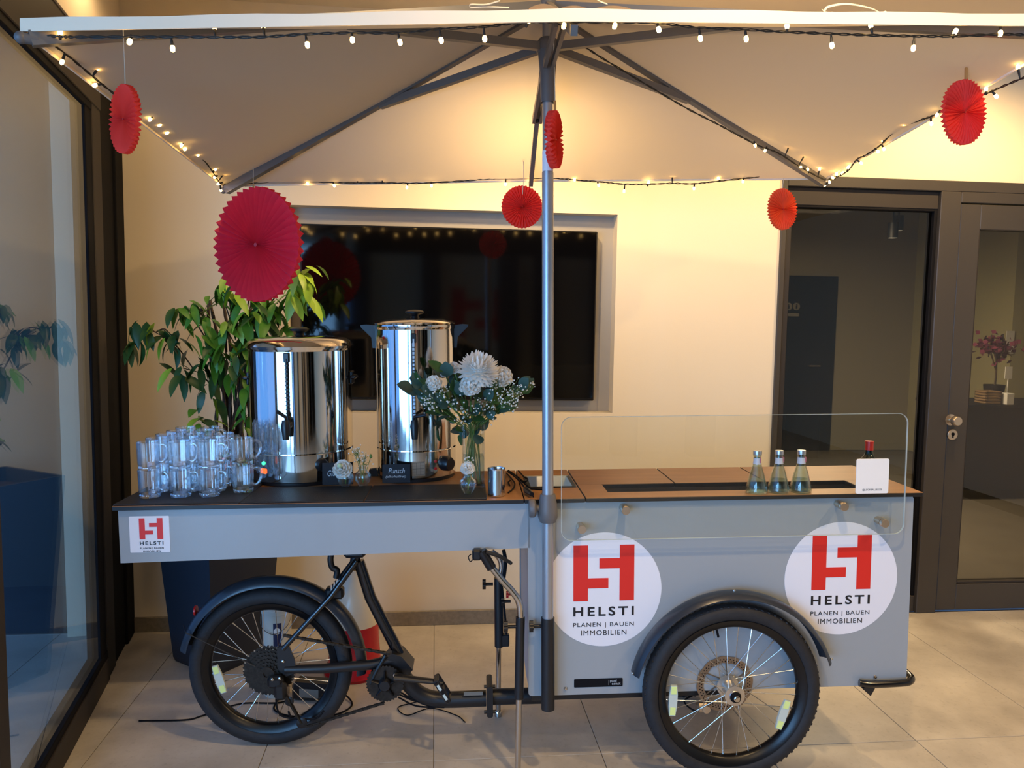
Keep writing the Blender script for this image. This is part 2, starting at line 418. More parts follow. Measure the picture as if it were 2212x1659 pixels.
def text_obj(name, s, m, parent, P, X, Y, x0, x1, y0, y1, bold=0.0, space=1.0, shear=0.0, thick=0.0006, mtx=None, label=None):
    """text fitted in the box x0..x1, y0..y1 of the plane P + x*X + y*Y"""
    cu = D.curves.new('t', 'FONT'); cu.body = s; cu.space_character = space; cu.offset = bold; cu.shear = shear; cu.resolution_u = 3
    cu.align_x = 'LEFT'; cu.extrude = 0.5
    o = D.objects.new('t', cu); COL.objects.link(o)
    dg = bpy.context.evaluated_depsgraph_get(); me = D.meshes.new_from_object(o.evaluated_get(dg))
    D.objects.remove(o); D.curves.remove(cu)
    vs = [v.co.copy() for v in me.vertices]
    ax, bx = min(v.x for v in vs), max(v.x for v in vs); ay, by = min(v.y for v in vs), max(v.y for v in vs)
    P, X, Y = Vector(P), Vector(X), Vector(Y); Z = X.cross(Y).normalized()
    for v, q in zip(me.vertices, vs):
        x = x0+(q.x-ax)/(bx-ax)*(x1-x0); y = y0+(q.y-ay)/(by-ay)*(y1-y0)
        v.co = P+X*x+Y*y+Z*(q.z+0.5)*thick
    me.materials.clear(); me.materials.append(m); me.update()
    return link(name, me, None, parent, mtx)
def emblem(parent, P, X, Y, w, part_m=M_red, thick=0.0008, words=True):
    """red block monogram with lettering; P is the top-left corner of the monogram, w its width"""
    P, X, Y = Vector(P), Vector(X), Vector(Y); Z = X.cross(Y).normalized()
    L1 = [(0, 0), (.24, 0), (.24, -.55), (.575, -.55), (.575, -.72), (.24, -.72), (.24, -.93), (0, -.93)]
    L2 = [(.76, 0), (1, 0), (1, -.93), (.76, -.93), (.76, -.39), (.425, -.39), (.425, -.22), (.76, -.22)]
    for L_ in (L1, L2):
        MB().prism([(x*w, y*w) for x, y in L_[::-1]], Z*thick, P, X, Y).build('monogram_block', part_m, parent, smooth=False)
    if words:
        text_obj('lettering', 'HELSTI', M_ink, parent, P, X, Y, 0, w, -1.185*w, -1.03*w, bold=0.022, space=1.35, thick=thick)
        text_obj('lettering', 'PLANEN | BAUEN', M_ink, parent, P, X, Y, 0, w, -1.385*w, -1.295*w, space=1.15, thick=thick)
        text_obj('lettering', 'IMMOBILIEN', M_ink, parent, P, X, Y, .13*w, .88*w, -1.51*w, -1.425*w, space=1.15, thick=thick)
# ================================================================== the room
YB, ZC = 3.79, 3.0
fl = MB().box((-3.2, -4.2, -0.06), (5.2, YB+0.02, -0.004)).build('floor', M_grout, smooth=False); tag(fl, 'pale stone tiled floor under the cart', kind='structure')
def tile(x0, y0, x1, y1):
    g = 0.0013
    return MB().box((x0+g, y0+g, -0.004), (x1-g, y1-g, 0.0), bev=0.0009)
for i in range(-4, 8):
    for j in range(-2, 2):
        x0 = i*0.6+0.006; y0 = 2.58+j*1.2
        tile(x0, y0, x0+0.6, min(y0+1.2, YB)).build('tile', M_tile, fl, smooth=False)
    if i < 8: pass
nearf = MB()
for i in range(-5, 9):
    for j in range(-6, -2):
        x0 = i*0.6+0.006; y0 = 2.58+j*1.2; nearf.box((x0+.0013, y0+.0013, -0.004), (x0+.5987, y0+1.1987, 0))
nf = nearf.build('tile_field', M_tile, fl, smooth=False); nf['kind'] = 'stuff'
cl = MB().box((-3.2, -4.2, ZC), (5.2, YB+0.14, ZC+0.1)).build('ceiling', M_ceil, smooth=False); tag(cl, 'smooth cream ceiling above the canopy', kind='structure')

# back wall with the niche for the screen and the opening of the glazed partition
NX0, NX1, NZ0, NZ1 = -0.705, 0.90, 1.082, 2.078
DX0, DX1, DZ = 1.745, 3.95, 2.30
wb = MB()
for a, b in (((-1.62, 0), (NX0, ZC)), ((NX1, 0), (DX0, ZC)), ((NX0, 0), (NX1, NZ0)), ((NX0, NZ1), (NX1, ZC)), ((DX0, DZ), (DX1, ZC)), ((DX1, 0), (5.2, ZC))):
    wb.box((a[0], YB, a[1]), (b[0], YB+0.14, b[1]))
wbo = wb.build('wall_back', M_wall, smooth=False); tag(wbo, 'cream wall behind the cart with a recess for the screen', kind='structure')
MB().box((NX0-.01, YB+0.085, NZ0-.01), (NX1+.01, YB+0.10, NZ1+.01)).build('niche_panel', M_niche, wbo, smooth=False)
MB().box((NX0, YB+.004, NZ0), (NX1, YB+.085, NZ0+0.003)).build('niche_sill', M_niche, wbo, smooth=False)
for a, b in ((-1.5, DX0-0.002),):
    bb = MB().box((a, YB-0.014, 0.0), (b, YB, 0.074), bev=0.002).build('baseboard_back', M_basebd, smooth=False); tag(bb, 'low taupe stone skirting along the back wall', kind='structure')
tag(MB().box((5.1, -4.2, 0), (5.2, YB, ZC)).build('wall_right', M_wall, smooth=False), kind='structure')
wf = MB().box((2.9, -4.2, 0), (5.1, -4.1, ZC)).box((-1.2, -4.2, 0), (5.1, -4.1, ZC)).box((-3.2, -4.2, 2.5), (5.1, -4.1, ZC)).build('wall_front', M_wall, smooth=False); tag(wf, kind='structure')

# television
tv = thing('television', 'large black wall screen recessed in the niche of the cream wall', 'television', Matrix.Translation((0.078, YB+0.05, 1.569)))
MB().box((-0.728, -0.03, -0.425), (0.728, 0.03, 0.425), bev=0.004).build('bezel', M_tvb, tv)
MB().box((-0.722, -0.0325, -0.412), (0.722, -0.0302, 0.419), bev=0.001).build('screen', M_tv, tv)
MB().box((-0.12, 0.03, -0.1), (0.12, 0.048, 0.1)).build('bracket', M_tvb, tv)

# glazed partition in the back wall: fixed pane and door leaf
ds = MB()
def fr(x0, z0, x1, z1, y0=YB-0.012, y1=YB+0.075): ds.box((x0, y0, z0), (x1, y1, z1), bev=0.003)
ds.box((DX0, YB-0.012, 0), (DX0+0.028, YB+.12, DZ), bev=.003)
d1 = ds.build('window_2', M_frame, smooth=False); tag(d1, 'bronze framed glazed partition right of the cream wall', kind='structure')
def fpart(name, x0, z0, x1, z1, y0, y1, m=M_frame, par=None, bev=0.003):
    return MB().box((x0, y0, z0), (x1, y1, z1), bev=bev).build(name, m, par or d1, smooth=False)
fpart('frame_head', DX0+.028, DZ-0.055, DX1, DZ, YB-0.012, YB+.12)
fpart('frame_head', DX0+.028, 2.155, 2.60, DZ-0.055, YB+0.01, YB+.09, M_frame2)
fpart('frame_jamb', DX0+.028, 0.0, DX0+0.065, 2.155, YB+.01, YB+.09, M_frame2)
fpart('frame_sill', DX0+.065, 0.0, 2.60, 0.09, YB+.01, YB+.09)
fpart('frame_mullion', 2.60, 0.0, 2.712, DZ-.055, YB-.012, YB+.10)
fpart('gasket', 2.583, 0.09, 2.60, 2.155, YB+.012, YB+.06, M_gasket)
fpart('gasket', DX0+.065, 2.143, 2.583, 2.155, YB+.012, YB+.06, M_gasket)
fpart('pane', DX0+.065, 0.09, 2.583, 2.143, YB+.036, YB+.044, glass_mat('tinted pane', (0.50, 0.49, 0.47), 0.05, 0.8), bev=0)
M_pane2 = MATS['tinted pane']
fpart('frame_head', 2.712, 2.19, DX1, DZ-.055, YB-.012, YB+.10)
dr = MB().box((2.716, YB-.006, 0.012), (2.828, YB+.06, 2.184), bev=.003).build('door_1', M_frame, smooth=False); tag(dr, 'bronze framed glass door leaf at the right edge', kind='structure')
fpart('door_rail', 2.828, 2.056, 3.72, 2.184, YB-.006, YB+.06, M_frame, dr)
fpart('door_rail', 2.828, 0.012, 3.72, 0.155, YB-.006, YB+.06, M_frame, dr)
fpart('door_stile', 3.72, 0.012, 3.84, 2.184, YB-.006, YB+.06, M_frame, dr)
fpart('glazing_bead', 2.828, 0.155, 2.838, 2.056, YB+.002, YB+.05, M_frame2, dr, bev=.002)
fpart('glazing_bead', 2.838, 0.155, 3.72, 0.167, YB+.002, YB+.05, M_frame2, dr, bev=.002)
fpart('pane', 2.838, 0.167, 3.72, 2.056, YB+.022, YB+.030, M_pane2, dr, bev=0)
fpart('seam_gasket', 2.712, 0.0, 2.716, 2.19, YB+.0, YB+.06, M_gasket, dr, bev=0)
kp = onY(2063, 908, YB-.03); lp = onY(2057, 939, YB-.01)
hd = MB().lathe([(0, .0), (.030, .0), (.030, .008), (.013, .010), (.013, .03), (.024, .034), (.026, .04), (.026, .062), (.022, .067), (0, .067)], 28, 'y').build('door_knob', M_knob, dr, Matrix.Translation((kp.x-.012, YB-.006, kp.z)) @ Matrix.Rotation(pi, 4, 'Z'))
MB().lathe([(0, 0), (.029, 0), (.029, .007), (.026, .010), (0, .010)], 28, 'y').build('lock_rose', M_knob, dr, Matrix.Translation((lp.x, YB-.006, lp.z)) @ Matrix.Rotation(pi, 4, 'Z'))
MB().lathe([(0, 0), (.009, 0), (.009, .002), (0, .002)], 16, 'y').box((-.003, 0, -.02), (.003, .002, -.004)).build('keyhole', M_gasket, dr, Matrix.Translation((lp.x, YB-.0162, lp.z+.004)) @ Matrix.Rotation(pi, 4, 'Z'))

# room beyond
tag(MB().box((0.5, YB+.14, -.06), (7.5, 9.4, -0.004)).build('floor_beyond', M_farfl, smooth=False), 'dim floor of the room beyond the glass', kind='structure')
tag(MB().box((0.5, YB+.14, ZC), (7.5, 9.4, ZC+.1)).build('ceiling_beyond', M_ceil, smooth=False), kind='structure')
tag(MB().box((0.5, 8.95, 0), (7.5, 9.05, ZC)).box((0.5, 8.935, 0), (7.5, 8.95, .08)).build('wall_beyond', M_farw, smooth=False), 'olive grey wall of the room beyond the glass', kind='structure')
tag(MB().box((0.4, YB+.14, 0), (0.5, 9.4, ZC)).build('wall_beyond_left', M_farw, smooth=False), kind='structure')
xr = onY(2187, 700, 7.3).x
tag(MB().box((xr, 7.3, 0), (7.5, 7.4, ZC)).box((xr, 7.4, 0), (xr+.1, 8.95, ZC)).build('wall_beyond_right', M_farw2, smooth=False), 'pale green wall seen through the door glass', kind='structure')
tag(MB().box((7.4, YB+.14, 0), (7.5, 7.3, ZC)).box((5.2, YB+.04, 0), (7.5, YB+.14, ZC)).build('wall_beyond_end', M_farw, smooth=False), kind='structure')
a, b = onY(1697, 570, 8.93), onY(1810, 573, 8.93); zb = 2.13
dd = MB().box((b.x-0.92, 8.90, 0), (b.x, 8.95, zb), bev=.004).build('door_2', M_darkd, smooth=False); tag(dd, 'dark flush door of the room beyond with washroom signs', kind='structure')
q = onY(1757, 790, 8.9); MB().box((q.x-.07, 8.85, q.z-.01), (q.x+.07, 8.87, q.z+.01), bev=.004).box((q.x-.07, 8.87, q.z-.008), (q.x-.05, 8.90, q.z+.008)).build('door_handle', M_knob, dd)
for px in (1704, 1721):
    q = onY(px, 662, 8.89); MB().lathe([(0, 0), (.045, 0), (.045, .006), (0, .006)], 24, 'y', (q.x, 8.893, q.z)).build('washroom_sign', M_sign, dd)
    MB().ball((q.x, 8.892, q.z+.02), .008).box((q.x-.01, 8.889, q.z-.028), (q.x+.01, 8.892, q.z+.01)).build('pictogram', M_darkd, dd)
q = onY(1716, 680, 8.89); MB().box((q.x-.08, 8.888, q.z-.02), (q.x+.06, 8.9, q.z+.02), bev=.002).build('sign_plate', M_sign, dd)
dd2 = MB().box((onY(2104, 700, 8.93).x, 8.90, 0), (onY(2133, 700, 8.93).x, 8.95, 2.12), bev=.004).build('door_3', M_darkd, smooth=False); tag(dd2, 'narrow dark door seen through the right door glass', kind='structure')
# two ceiling spot heads beyond
for px, py in ((1940, 498), (1928, 514)):
    q = onY(px, py, 7.0 if py < 505 else 6.7)
    t = thing('spotlight', 'small dark ceiling spotlight beyond the glass, '+('upper of two' if py < 505 else 'lower of two'), 'spotlight', Matrix.Translation(q), 'spotlights beyond the glass')
    MB().lathe([(0, 0), (.045, 0), (.045, .14), (0, .14)], 20).build('lamp_housing', M_darkd, t)
    MB().lathe([(0, -.002), (.036, -.002), (.036, .0), (0, .0)], 20).build('lens', mat('dim lens', S(200, 190, 170), .3, emit=(1, .85, .6, 1), es=.7) if 'dim lens' not in MATS else MATS['dim lens'], t)
    MB().tube([(0, 0, .14), (0, 0, ZC-q.z)], .008, 8).build('rod', M_darkd, t)
# counter and things on it
k0 = onY(2074, 880, 6.3); KZ = 0.86
kt = thing('reception_counter', 'dark counter in the room beyond the door glass', 'counter', Matrix.Translation((k0.x, 6.3, 0)))
MB().box((0.03, 0.03, 0.08), (2.6, .6, KZ-.03), bev=.004).build('counter_body', M_darkd, kt)
MB().box((0, 0, KZ-.03), (2.64, .64, KZ), bev=.003).build('counter_top', M_gasket, kt)
for x in (.1, 2.5): MB().box((x, .1, 0), (x+.05, .5, .08)).build('plinth', M_gasket, kt)
q = onY(2148, 830, 6.55)
ot = thing('potted_orchid', 'magenta blossoming potted plant on the far counter', 'plant', Matrix.Translation((q.x, 6.55, KZ)))
MB().lathe([(0, 0), (.07, 0), (.09, .16), (.08, .16), (.07, .03), (0, .03)], 20).build('flower_pot', M_gasket, ot)
MB().tube([(0, 0, .03), (.01, 0, .25), (.0, 0, .45)], .009, 8).tube([(.0, 0, .3), (-.07, 0, .5), (-.06, 0, .62)], .006, 6).tube([(.0, 0, .35), (.08, 0, .52), (.05, .0, .62)], .006, 6).build('stem', M_cane, ot)
bl = MB()
for i in range(170):
    p = Vector((random.gauss(0, .085), random.gauss(0, .05), .50+random.gauss(0, .055))); s = .026
    n_ = Vector((random.uniform(-1, 1), random.uniform(-1, 1), random.uniform(-1, 1))).normalized(); t_ = n_.orthogonal().normalized(); u_ = n_.cross(t_)
    bl.add([p+t_*s, p+u_*s, p-t_*s, p-u_*s, p+n_*.006], [(0, 1, 4), (1, 2, 4), (2, 3, 4), (3, 0, 4)])
bo = bl.build('blossoms', M_pink, ot); bo['kind'] = 'stuff'
q0 = onY(2120, 866, 6.4); q1 = onY(2156, 833, 6.4)
bk = thing('wicker_box', 'woven box on the far counter below the blossoming plant', 'box', Matrix.Translation(((q0.x+q1.x)/2, 6.42, KZ)))
wk = MB(); hw = (q1.x-q0.x)/2
for i in range(5): wk.box((-hw, -.08, i*.024), (hw, -.06, i*.024+.02), bev=.006).box((-hw, .06, i*.024), (hw, .08, i*.024+.02), bev=.006).box((-hw, -.08, i*.024), (-hw+.02, .08, i*.024+.02), bev=.006).box((hw-.02, -.08, i*.024), (hw, .08, i*.024+.02), bev=.006)
wk.build('weave', M_wick, bk); MB().box((-hw+.01, -.07, .001), (hw-.01, .07, .012)).build('base', M_wick, bk)
def sheet(px0, py0, px1, py1, Y, name, lab, cat, m=M_card, stand=True):
    a, b = onY(px0, py1, Y), onY(px1, py0, Y)
    t = thing(name, lab, cat, Matrix.Translation(((a.x+b.x)/2, Y, a.z if not stand else KZ)))
    z0 = a.z-t.location.z if False else (a.z-(KZ if stand else a.z)); h = b.z-a.z; w = (b.x-a.x)/2
    MB().box((-w, -.004, max(z0, 0)), (w, .004, max(z0, 0)+h), bev=.001).build('sheet', m, t)
    return t, w, h
t, w, h = sheet(2171, 715, 2192, 764, 7.292, 'wall_notice', 'white notice sheet on the pale green far wall', 'notice', stand=False)
t, w, h = sheet(2170, 792, 2187, 818, 6.48, 'table_sign', 'white sign on a thin stem on the far counter', 'sign', stand=False)
t.location.z = KZ; t.children[0].location.z = onY(2170, 818, 6.48).z-KZ
MB().tube([(0, 0, 0.008), (0, 0, onY(2170, 818, 6.48).z-KZ+.002)], .006, 8).lathe([(0, 0), (.05, 0), (.05, .006), (0, .010)], 20).build('stand', M_card, t)
q = onY(2176, 872, 6.34)
t = thing('card_box', 'white box at the front edge of the far counter', 'box', Matrix.Translation((q.x, 6.345, KZ)))
MB().box((-.035, -.04, 0), (.035, .04, .10), bev=.003).build('carton', M_card, t); MB().box((-.036, -.041, .075), (.036, .041, .102), bev=.003).build('lid', M_card, t)

# left window wall (runs skewed past the cart)
ang = math.atan2(0.171, 1.0)
WM = Matrix.Translation((-1.445, YB, 0)) @ Matrix(((-0.1686*-1, -0.9857*-1, 0, 0), (-0.9857, 0.1686, 0, 0), (0, 0, 1, 0), (0, 0, 0, 1)))
# local x: along the wall towards the viewer, local y: into the room, z: up
def wbx(name, a, b, m, par, bev=0.003): return MB().box(a, b, bev=bev).build(name, m, par, smooth=False)
wl = MB().box((-.25, -.30, 0), (-.002, .0, ZC), bev=.0)
RC = .03
w1 = MB().box((0.0, -RC-.06, 0), (.15, -.004, 2.60), bev=.003).build('window_1', M_gasket, None, WM, smooth=False); tag(w1, 'tall dark framed window wall on the left', kind='structure')
wlo = wl.box((0, -.30, 2.60), (3.6, .0, ZC)).build('wall_left', M_ceil, None, WM, smooth=False); tag(wlo, kind='structure')
wbx('frame_jamb', (0.15, -RC-.06, 0.0), (.375, -.016, 2.60), M_gasket, w1)
wbx('frame_jamb', (0.375, -RC-.06, 0.0), (.51, -.010, 2.40), M_frame2, w1)
wbx('gasket', (0.51, -RC-.02, 0.12), (.60, -RC+.016, 2.385), M_gasket, w1)
wbx('frame_head', (0.376, -RC-.06, 2.385), (3.6, -.006, 2.60), M_frame2, w1)
wbx('gasket', (0.51, -RC-.02, 2.355), (3.6, -RC+.020, 2.385), M_gasket, w1)
wbx('frame_sill', (0.51, -RC-.06, 0.0), (3.6, -.004, 0.10), M_frame2, w1)
wbx('gasket', (0.51, -RC-.02, 0.10), (3.6, -RC+.020, 0.13), M_gasket, w1)
M_left = coated_glass('coated window glass')
wbx('pane', (0.56, -RC+.002, 0.12), (1.62, -RC+.010, 2.37), M_left, w1, bev=0)
wbx('frame_mullion', (1.62, -RC-.06, 0.1), (1.70, -.01, 2.385), M_frame2, w1)
wbx('frame_mullion', (3.54, -RC-.06, 0.1), (3.60, -.0, 2.385), M_frame2, w1)
ex = MB().box((-7.5, -4.2, -.08), (-1.3, 4.5, -.01)).build('ground_outside', mat('dark paving', S(60, 66, 74), .8, var=.1), smooth=False); tag(ex, kind='structure')
ew = MB().box((-7.5, 4.5, -.08), (-1.5, 4.6, 3.4)).build('wall_backdrop', mat('dark render', S(52, 58, 64), .9), smooth=False); tag(ew, kind='structure')  # dark wall added outside to keep the view through the pane dark
cl_ = MB()  # unseen dark posts, added to give the urns striped reflections
for x in (-1.25, -.2, 0.95, 1.5, 2.4, 3.6): cl_.box((x, -4.1, 0), (x+.28, -3.8, 2.5))
tag(cl_.build('added_post_1', M_frame2, smooth=False), kind='structure')
# sign on the wall behind the photographer, seen mirrored in the screen
q = onY(1035, 680, 2*YB+4.05)
sg = thing('wall_logo', 'red block monogram on the wall behind the photographer, mirrored in the screen', 'sign', Matrix.Translation((q.x, -4.08, q.z)))
emblem(sg, (0.42, 0, 0.40), (-1, 0, 0), (0, 0, 1), 0.84, thick=.02, words=False)

# ================================================================== the cart
cart = thing('cargo_trike', 'grey cargo tricycle cart with a brown and black counter and red monogram stickers', 'cart', CM)
def P_(*a, **k): return MB().box(*a, **k)
BU0, BU1, BV0, BV1, BW0, BW1 = -0.688, 0.637, 0.05, 0.505, 0.287, 0.957
# body boards
MB().prism(rrect(BU0, BW0, BU1, BW1, .012), (0, .014, 0), (0, BV0, 0), (1, 0, 0), (0, 0, 1)).build('front_board', M_body, cart)
MB().prism(rrect(BU0, BW0, BU1, BW1, .012), (0, .014, 0), (0, BV1-.014, 0), (1, 0, 0), (0, 0, 1)).build('back_board', M_body, cart)
# end board with its cut, rounded lower corner
ep = [(BV0+.016, BW0), (.20, BW0), (.30, BW0+.012), (.38, BW0+.05), (.44, BW0+.11), (.475, BW0+.19), (BV1-.016, BW0+.26), (BV1-.016, BW1), (BV0+.016, BW1)]
MB().prism(ep, (.012, 0, 0), (BU0+.004, 0, 0), (0, 1, 0), (0, 0, 1)).build('end_board', M_bodyin, cart)
MB().box((BU1-.014, BV0+.014, BW0), (BU1-.001, BV1-.014, BW1)).build('end_board', M_body, cart)
MB().box((BU0+.02, BV0+.014, BW0), (BU1-.014, BV1-.014, BW0+.014)).build('bottom_board', M_bodyin, cart)
MB().box((BU0+.01, BV0+.03, BW0-.034), (.0, BV0+.075, BW0-.001), bev=.004).box((BU0+.01, BV1-.09, BW0-.034), (.3, BV1-.05, BW0-.001), bev=.004).box((-.03, BV0+.03, BW0-.034), (.02, BV1-.05, BW0-.001), bev=.004).build('underframe', M_black, cart)
# counter boards
TW0, TW1 = 0.957, 0.972
def top(u0, v0, u1, v1, name='counter_board', w1=TW1):
    o = MB().box((u0, v0, TW0+.0005), (u1, v1, w1-.0016), bev=.001).build(name, M_core, cart, smooth=False)
    MB().box((u0+.0006, v0+.0006, w1-.0016), (u1-.0006, v1-.0006, w1)).build('laminate', M_lam, o, smooth=False)
g = .0022; US1, US2, US3 = -0.497, -0.14, 0.195
su0, su1, sv0, sv1 = -.407, .49, .118, .245
pu0, pu1, pv0, pv1 = -.672, -.512, .205, .395
# board with the steel pan
for a in ((-.70, .035, US1-g, pv0), (-.70, pv1, US1-g, .52), (-.70, pv0, pu0, pv1), (pu1, pv0, US1-g, pv1)): top(*a)
# board round the trough
for a in ((US1+g, .035, .66, sv0), (US1+g, sv0, su0, sv1), (su1, sv0, .66, sv1), (US1+g, sv1, US2-g, .52), (US2+g, sv1, US3-g, .52), (US3+g, sv1, .66, .52)): top(*a)
MB().box((su0-.004, sv0-.004, .86), (su1+.004, sv1+.004, .866)).box((su0-.004, sv1, .866), (su1+.004, sv1+.004, TW0)).box((su0-.004, sv0-.004, .866), (su1+.004, sv0, TW0)).box((su0-.004, sv0, .866), (su0, sv1, TW0)).box((su1, sv0, .866), (su1+.004, sv1, TW0)).build('trough', mat('smoked trough', S(66, 58, 52), .35), cart, smooth=False)
pn = MB()
z0, z1 = .93, TW1+.002
ri = [(pu0+.006, pv0+.008), (pu1-.006, pv0+.008), (pu1-.006, pv1-.008), (pu0+.006, pv1-.008)]
ro = [(pu0-.008, pv0-.008), (pu1+.008, pv0-.008), (pu1+.008, pv1+.008), (pu0-.008, pv1+.008)]
bo_ = [(pu0+.02, pv0+.02), (pu1-.02, pv0+.02), (pu1-.02, pv1-.02), (pu0+.02, pv1-.02)]
vs = [(x, y, z1) for x, y in ro]+[(x, y, z1+.001) for x, y in ri]+[(x, y, z0) for x, y in bo_]
pn.add(vs, [(i, (i+1) % 4, 4+(i+1) % 4, 4+i) for i in range(4)]+[(4+i, 4+(i+1) % 4, 8+(i+1) % 4, 8+i) for i in range(4)]+[(8, 9, 10, 11)])
pn.build('steel_pan', M_steel, cart, smooth=False)
# rear table: boards and apron
TU0, TU1 = -2.03, -.703
top(TU0, .035, TU1, .52)
ap = [(TU0+.012, .780), (TU1+.022, .803), (TU1+.022, TW0), (TU0+.012, TW0)]
MB().prism(ap, (0, .014, 0), (0, BV0, 0), (1, 0, 0), (0, 0, 1)).build('apron', M_body, cart, smooth=False)
MB().prism(ap, (0, .014, 0), (0, BV1-.014, 0), (1, 0, 0), (0, 0, 1)).build('apron', M_body, cart, smooth=False)
MB().box((TU0+.012, BV0+.0145, .781), (TU0+.026, BV1-.0145, TW0)).build('apron', M_body, cart, smooth=False)
MB().box((TU0+.3, .25, .83), (TU1, .30, TW0-.002), bev=.003).box((TU0+.3, .20, .76), (-1.32, .34, .835), bev=.01).build('table_beam', M_black, cart)
# stickers
def round_sticker(px, py, r):
    q = c(px, py, BV0)
    s = MB().prism(circle(q.x, q.z, r, 80), (0, -.0008, 0), (0, BV0-.0002, 0), (1, 0, 0), (0, 0, 1)).build('round_sticker', M_white, cart)
    w = r/.955; emblem(s, (q.x-w/2, BV0-.0011, q.z+.745*w), (1, 0, 0), (0, 0, 1), w)
round_sticker(1304, 1273.5, 0.1975)
round_sticker(1816.5, 1249.5, 0.1985)
a, b = c(282, 1194, BV0), c(365, 1114, BV0)
s = MB().prism(rrect(a.x, a.z, b.x, b.z, .003), (0, -.0008, 0), (0, BV0-.0002, 0), (1, 0, 0), (0, 0, 1)).build('square_sticker', M_white, cart)
a, b = c(300, 1119, BV0), c(351, 1119, BV0); emblem(s, (a.x, BV0-.0011, (a.z+b.z)/2), (1, 0, 0), (0, 0, 1), b.x-a.x)
a, b = c(1240, 1485, BV0), c(1345, 1464, BV0)
s = MB().prism(rrect(a.x, a.z, b.x, b.z, .003), (0, -.0012, 0), (0, BV0-.0002, 0), (1, 0, 0), (0, 0, 1)).build('maker_plate', M_gasket, cart)
xx = a.x+(b.x-a.x)*.74; hh = b.z-a.z
text_obj('lettering', 'paul', M_chalk, s, (xx, BV0-.0016, a.z), (1, 0, 0), (0, 0, 1), 0, .022, hh*.48, hh*.86)
text_obj('lettering', 'ernst', M_chalk, s, (xx, BV0-.0016, a.z), (1, 0, 0), (0, 0, 1), .006, .036, hh*.20, hh*.46)
MB().box((xx-.006, BV0-.0022, a.z+hh*.2), (xx-.005, BV0-.0014, a.z+hh*.8)).build('divider', M_sign, s, smooth=False)
for px, py in ((1222, 1487), (1890, 1462)):
    q = c(px, py, BV0); MB().lathe([(0, -.007), (.004, -.006), (.0065, -.002), (.007, 0)], 14, 'y', (q.x, BV0, q.z)).build('screw', M_chrome, cart)
# tow handle at the right end
pts = [c(1856, 1475, BV0-.015), c(1872, 1478, BV0-.02), c(1900, 1478, BV0-.022), c(1950, 1475, BV0-.02)]
e = pts[-1]
pts += [Vector((e.x+.03, e.y+.008, e.z+.001)), Vector((e.x+.05, e.y+.035, e.z+.002)), Vector((e.x+.05, e.y+.09, e.z+.002)), Vector((e.x+.035, BV0+.12, e.z+.0)), Vector((BU1+.002, BV0+.14, e.z))]
MB().tube(spline(pts, 5), .0125, 12).build('tow_handle', M_blackg, cart)
q = c(1880, 1486, BV0-.02); MB().prism([(-.03, 0), (-.002, -.026), (.012, 0), (.012, .012), (-.02, .012)], (0, .02, 0), (q.x, BV0-.028, q.z), (1, 0, 0), (0, 0, 1)).build('handle_gusset', M_black, cart)

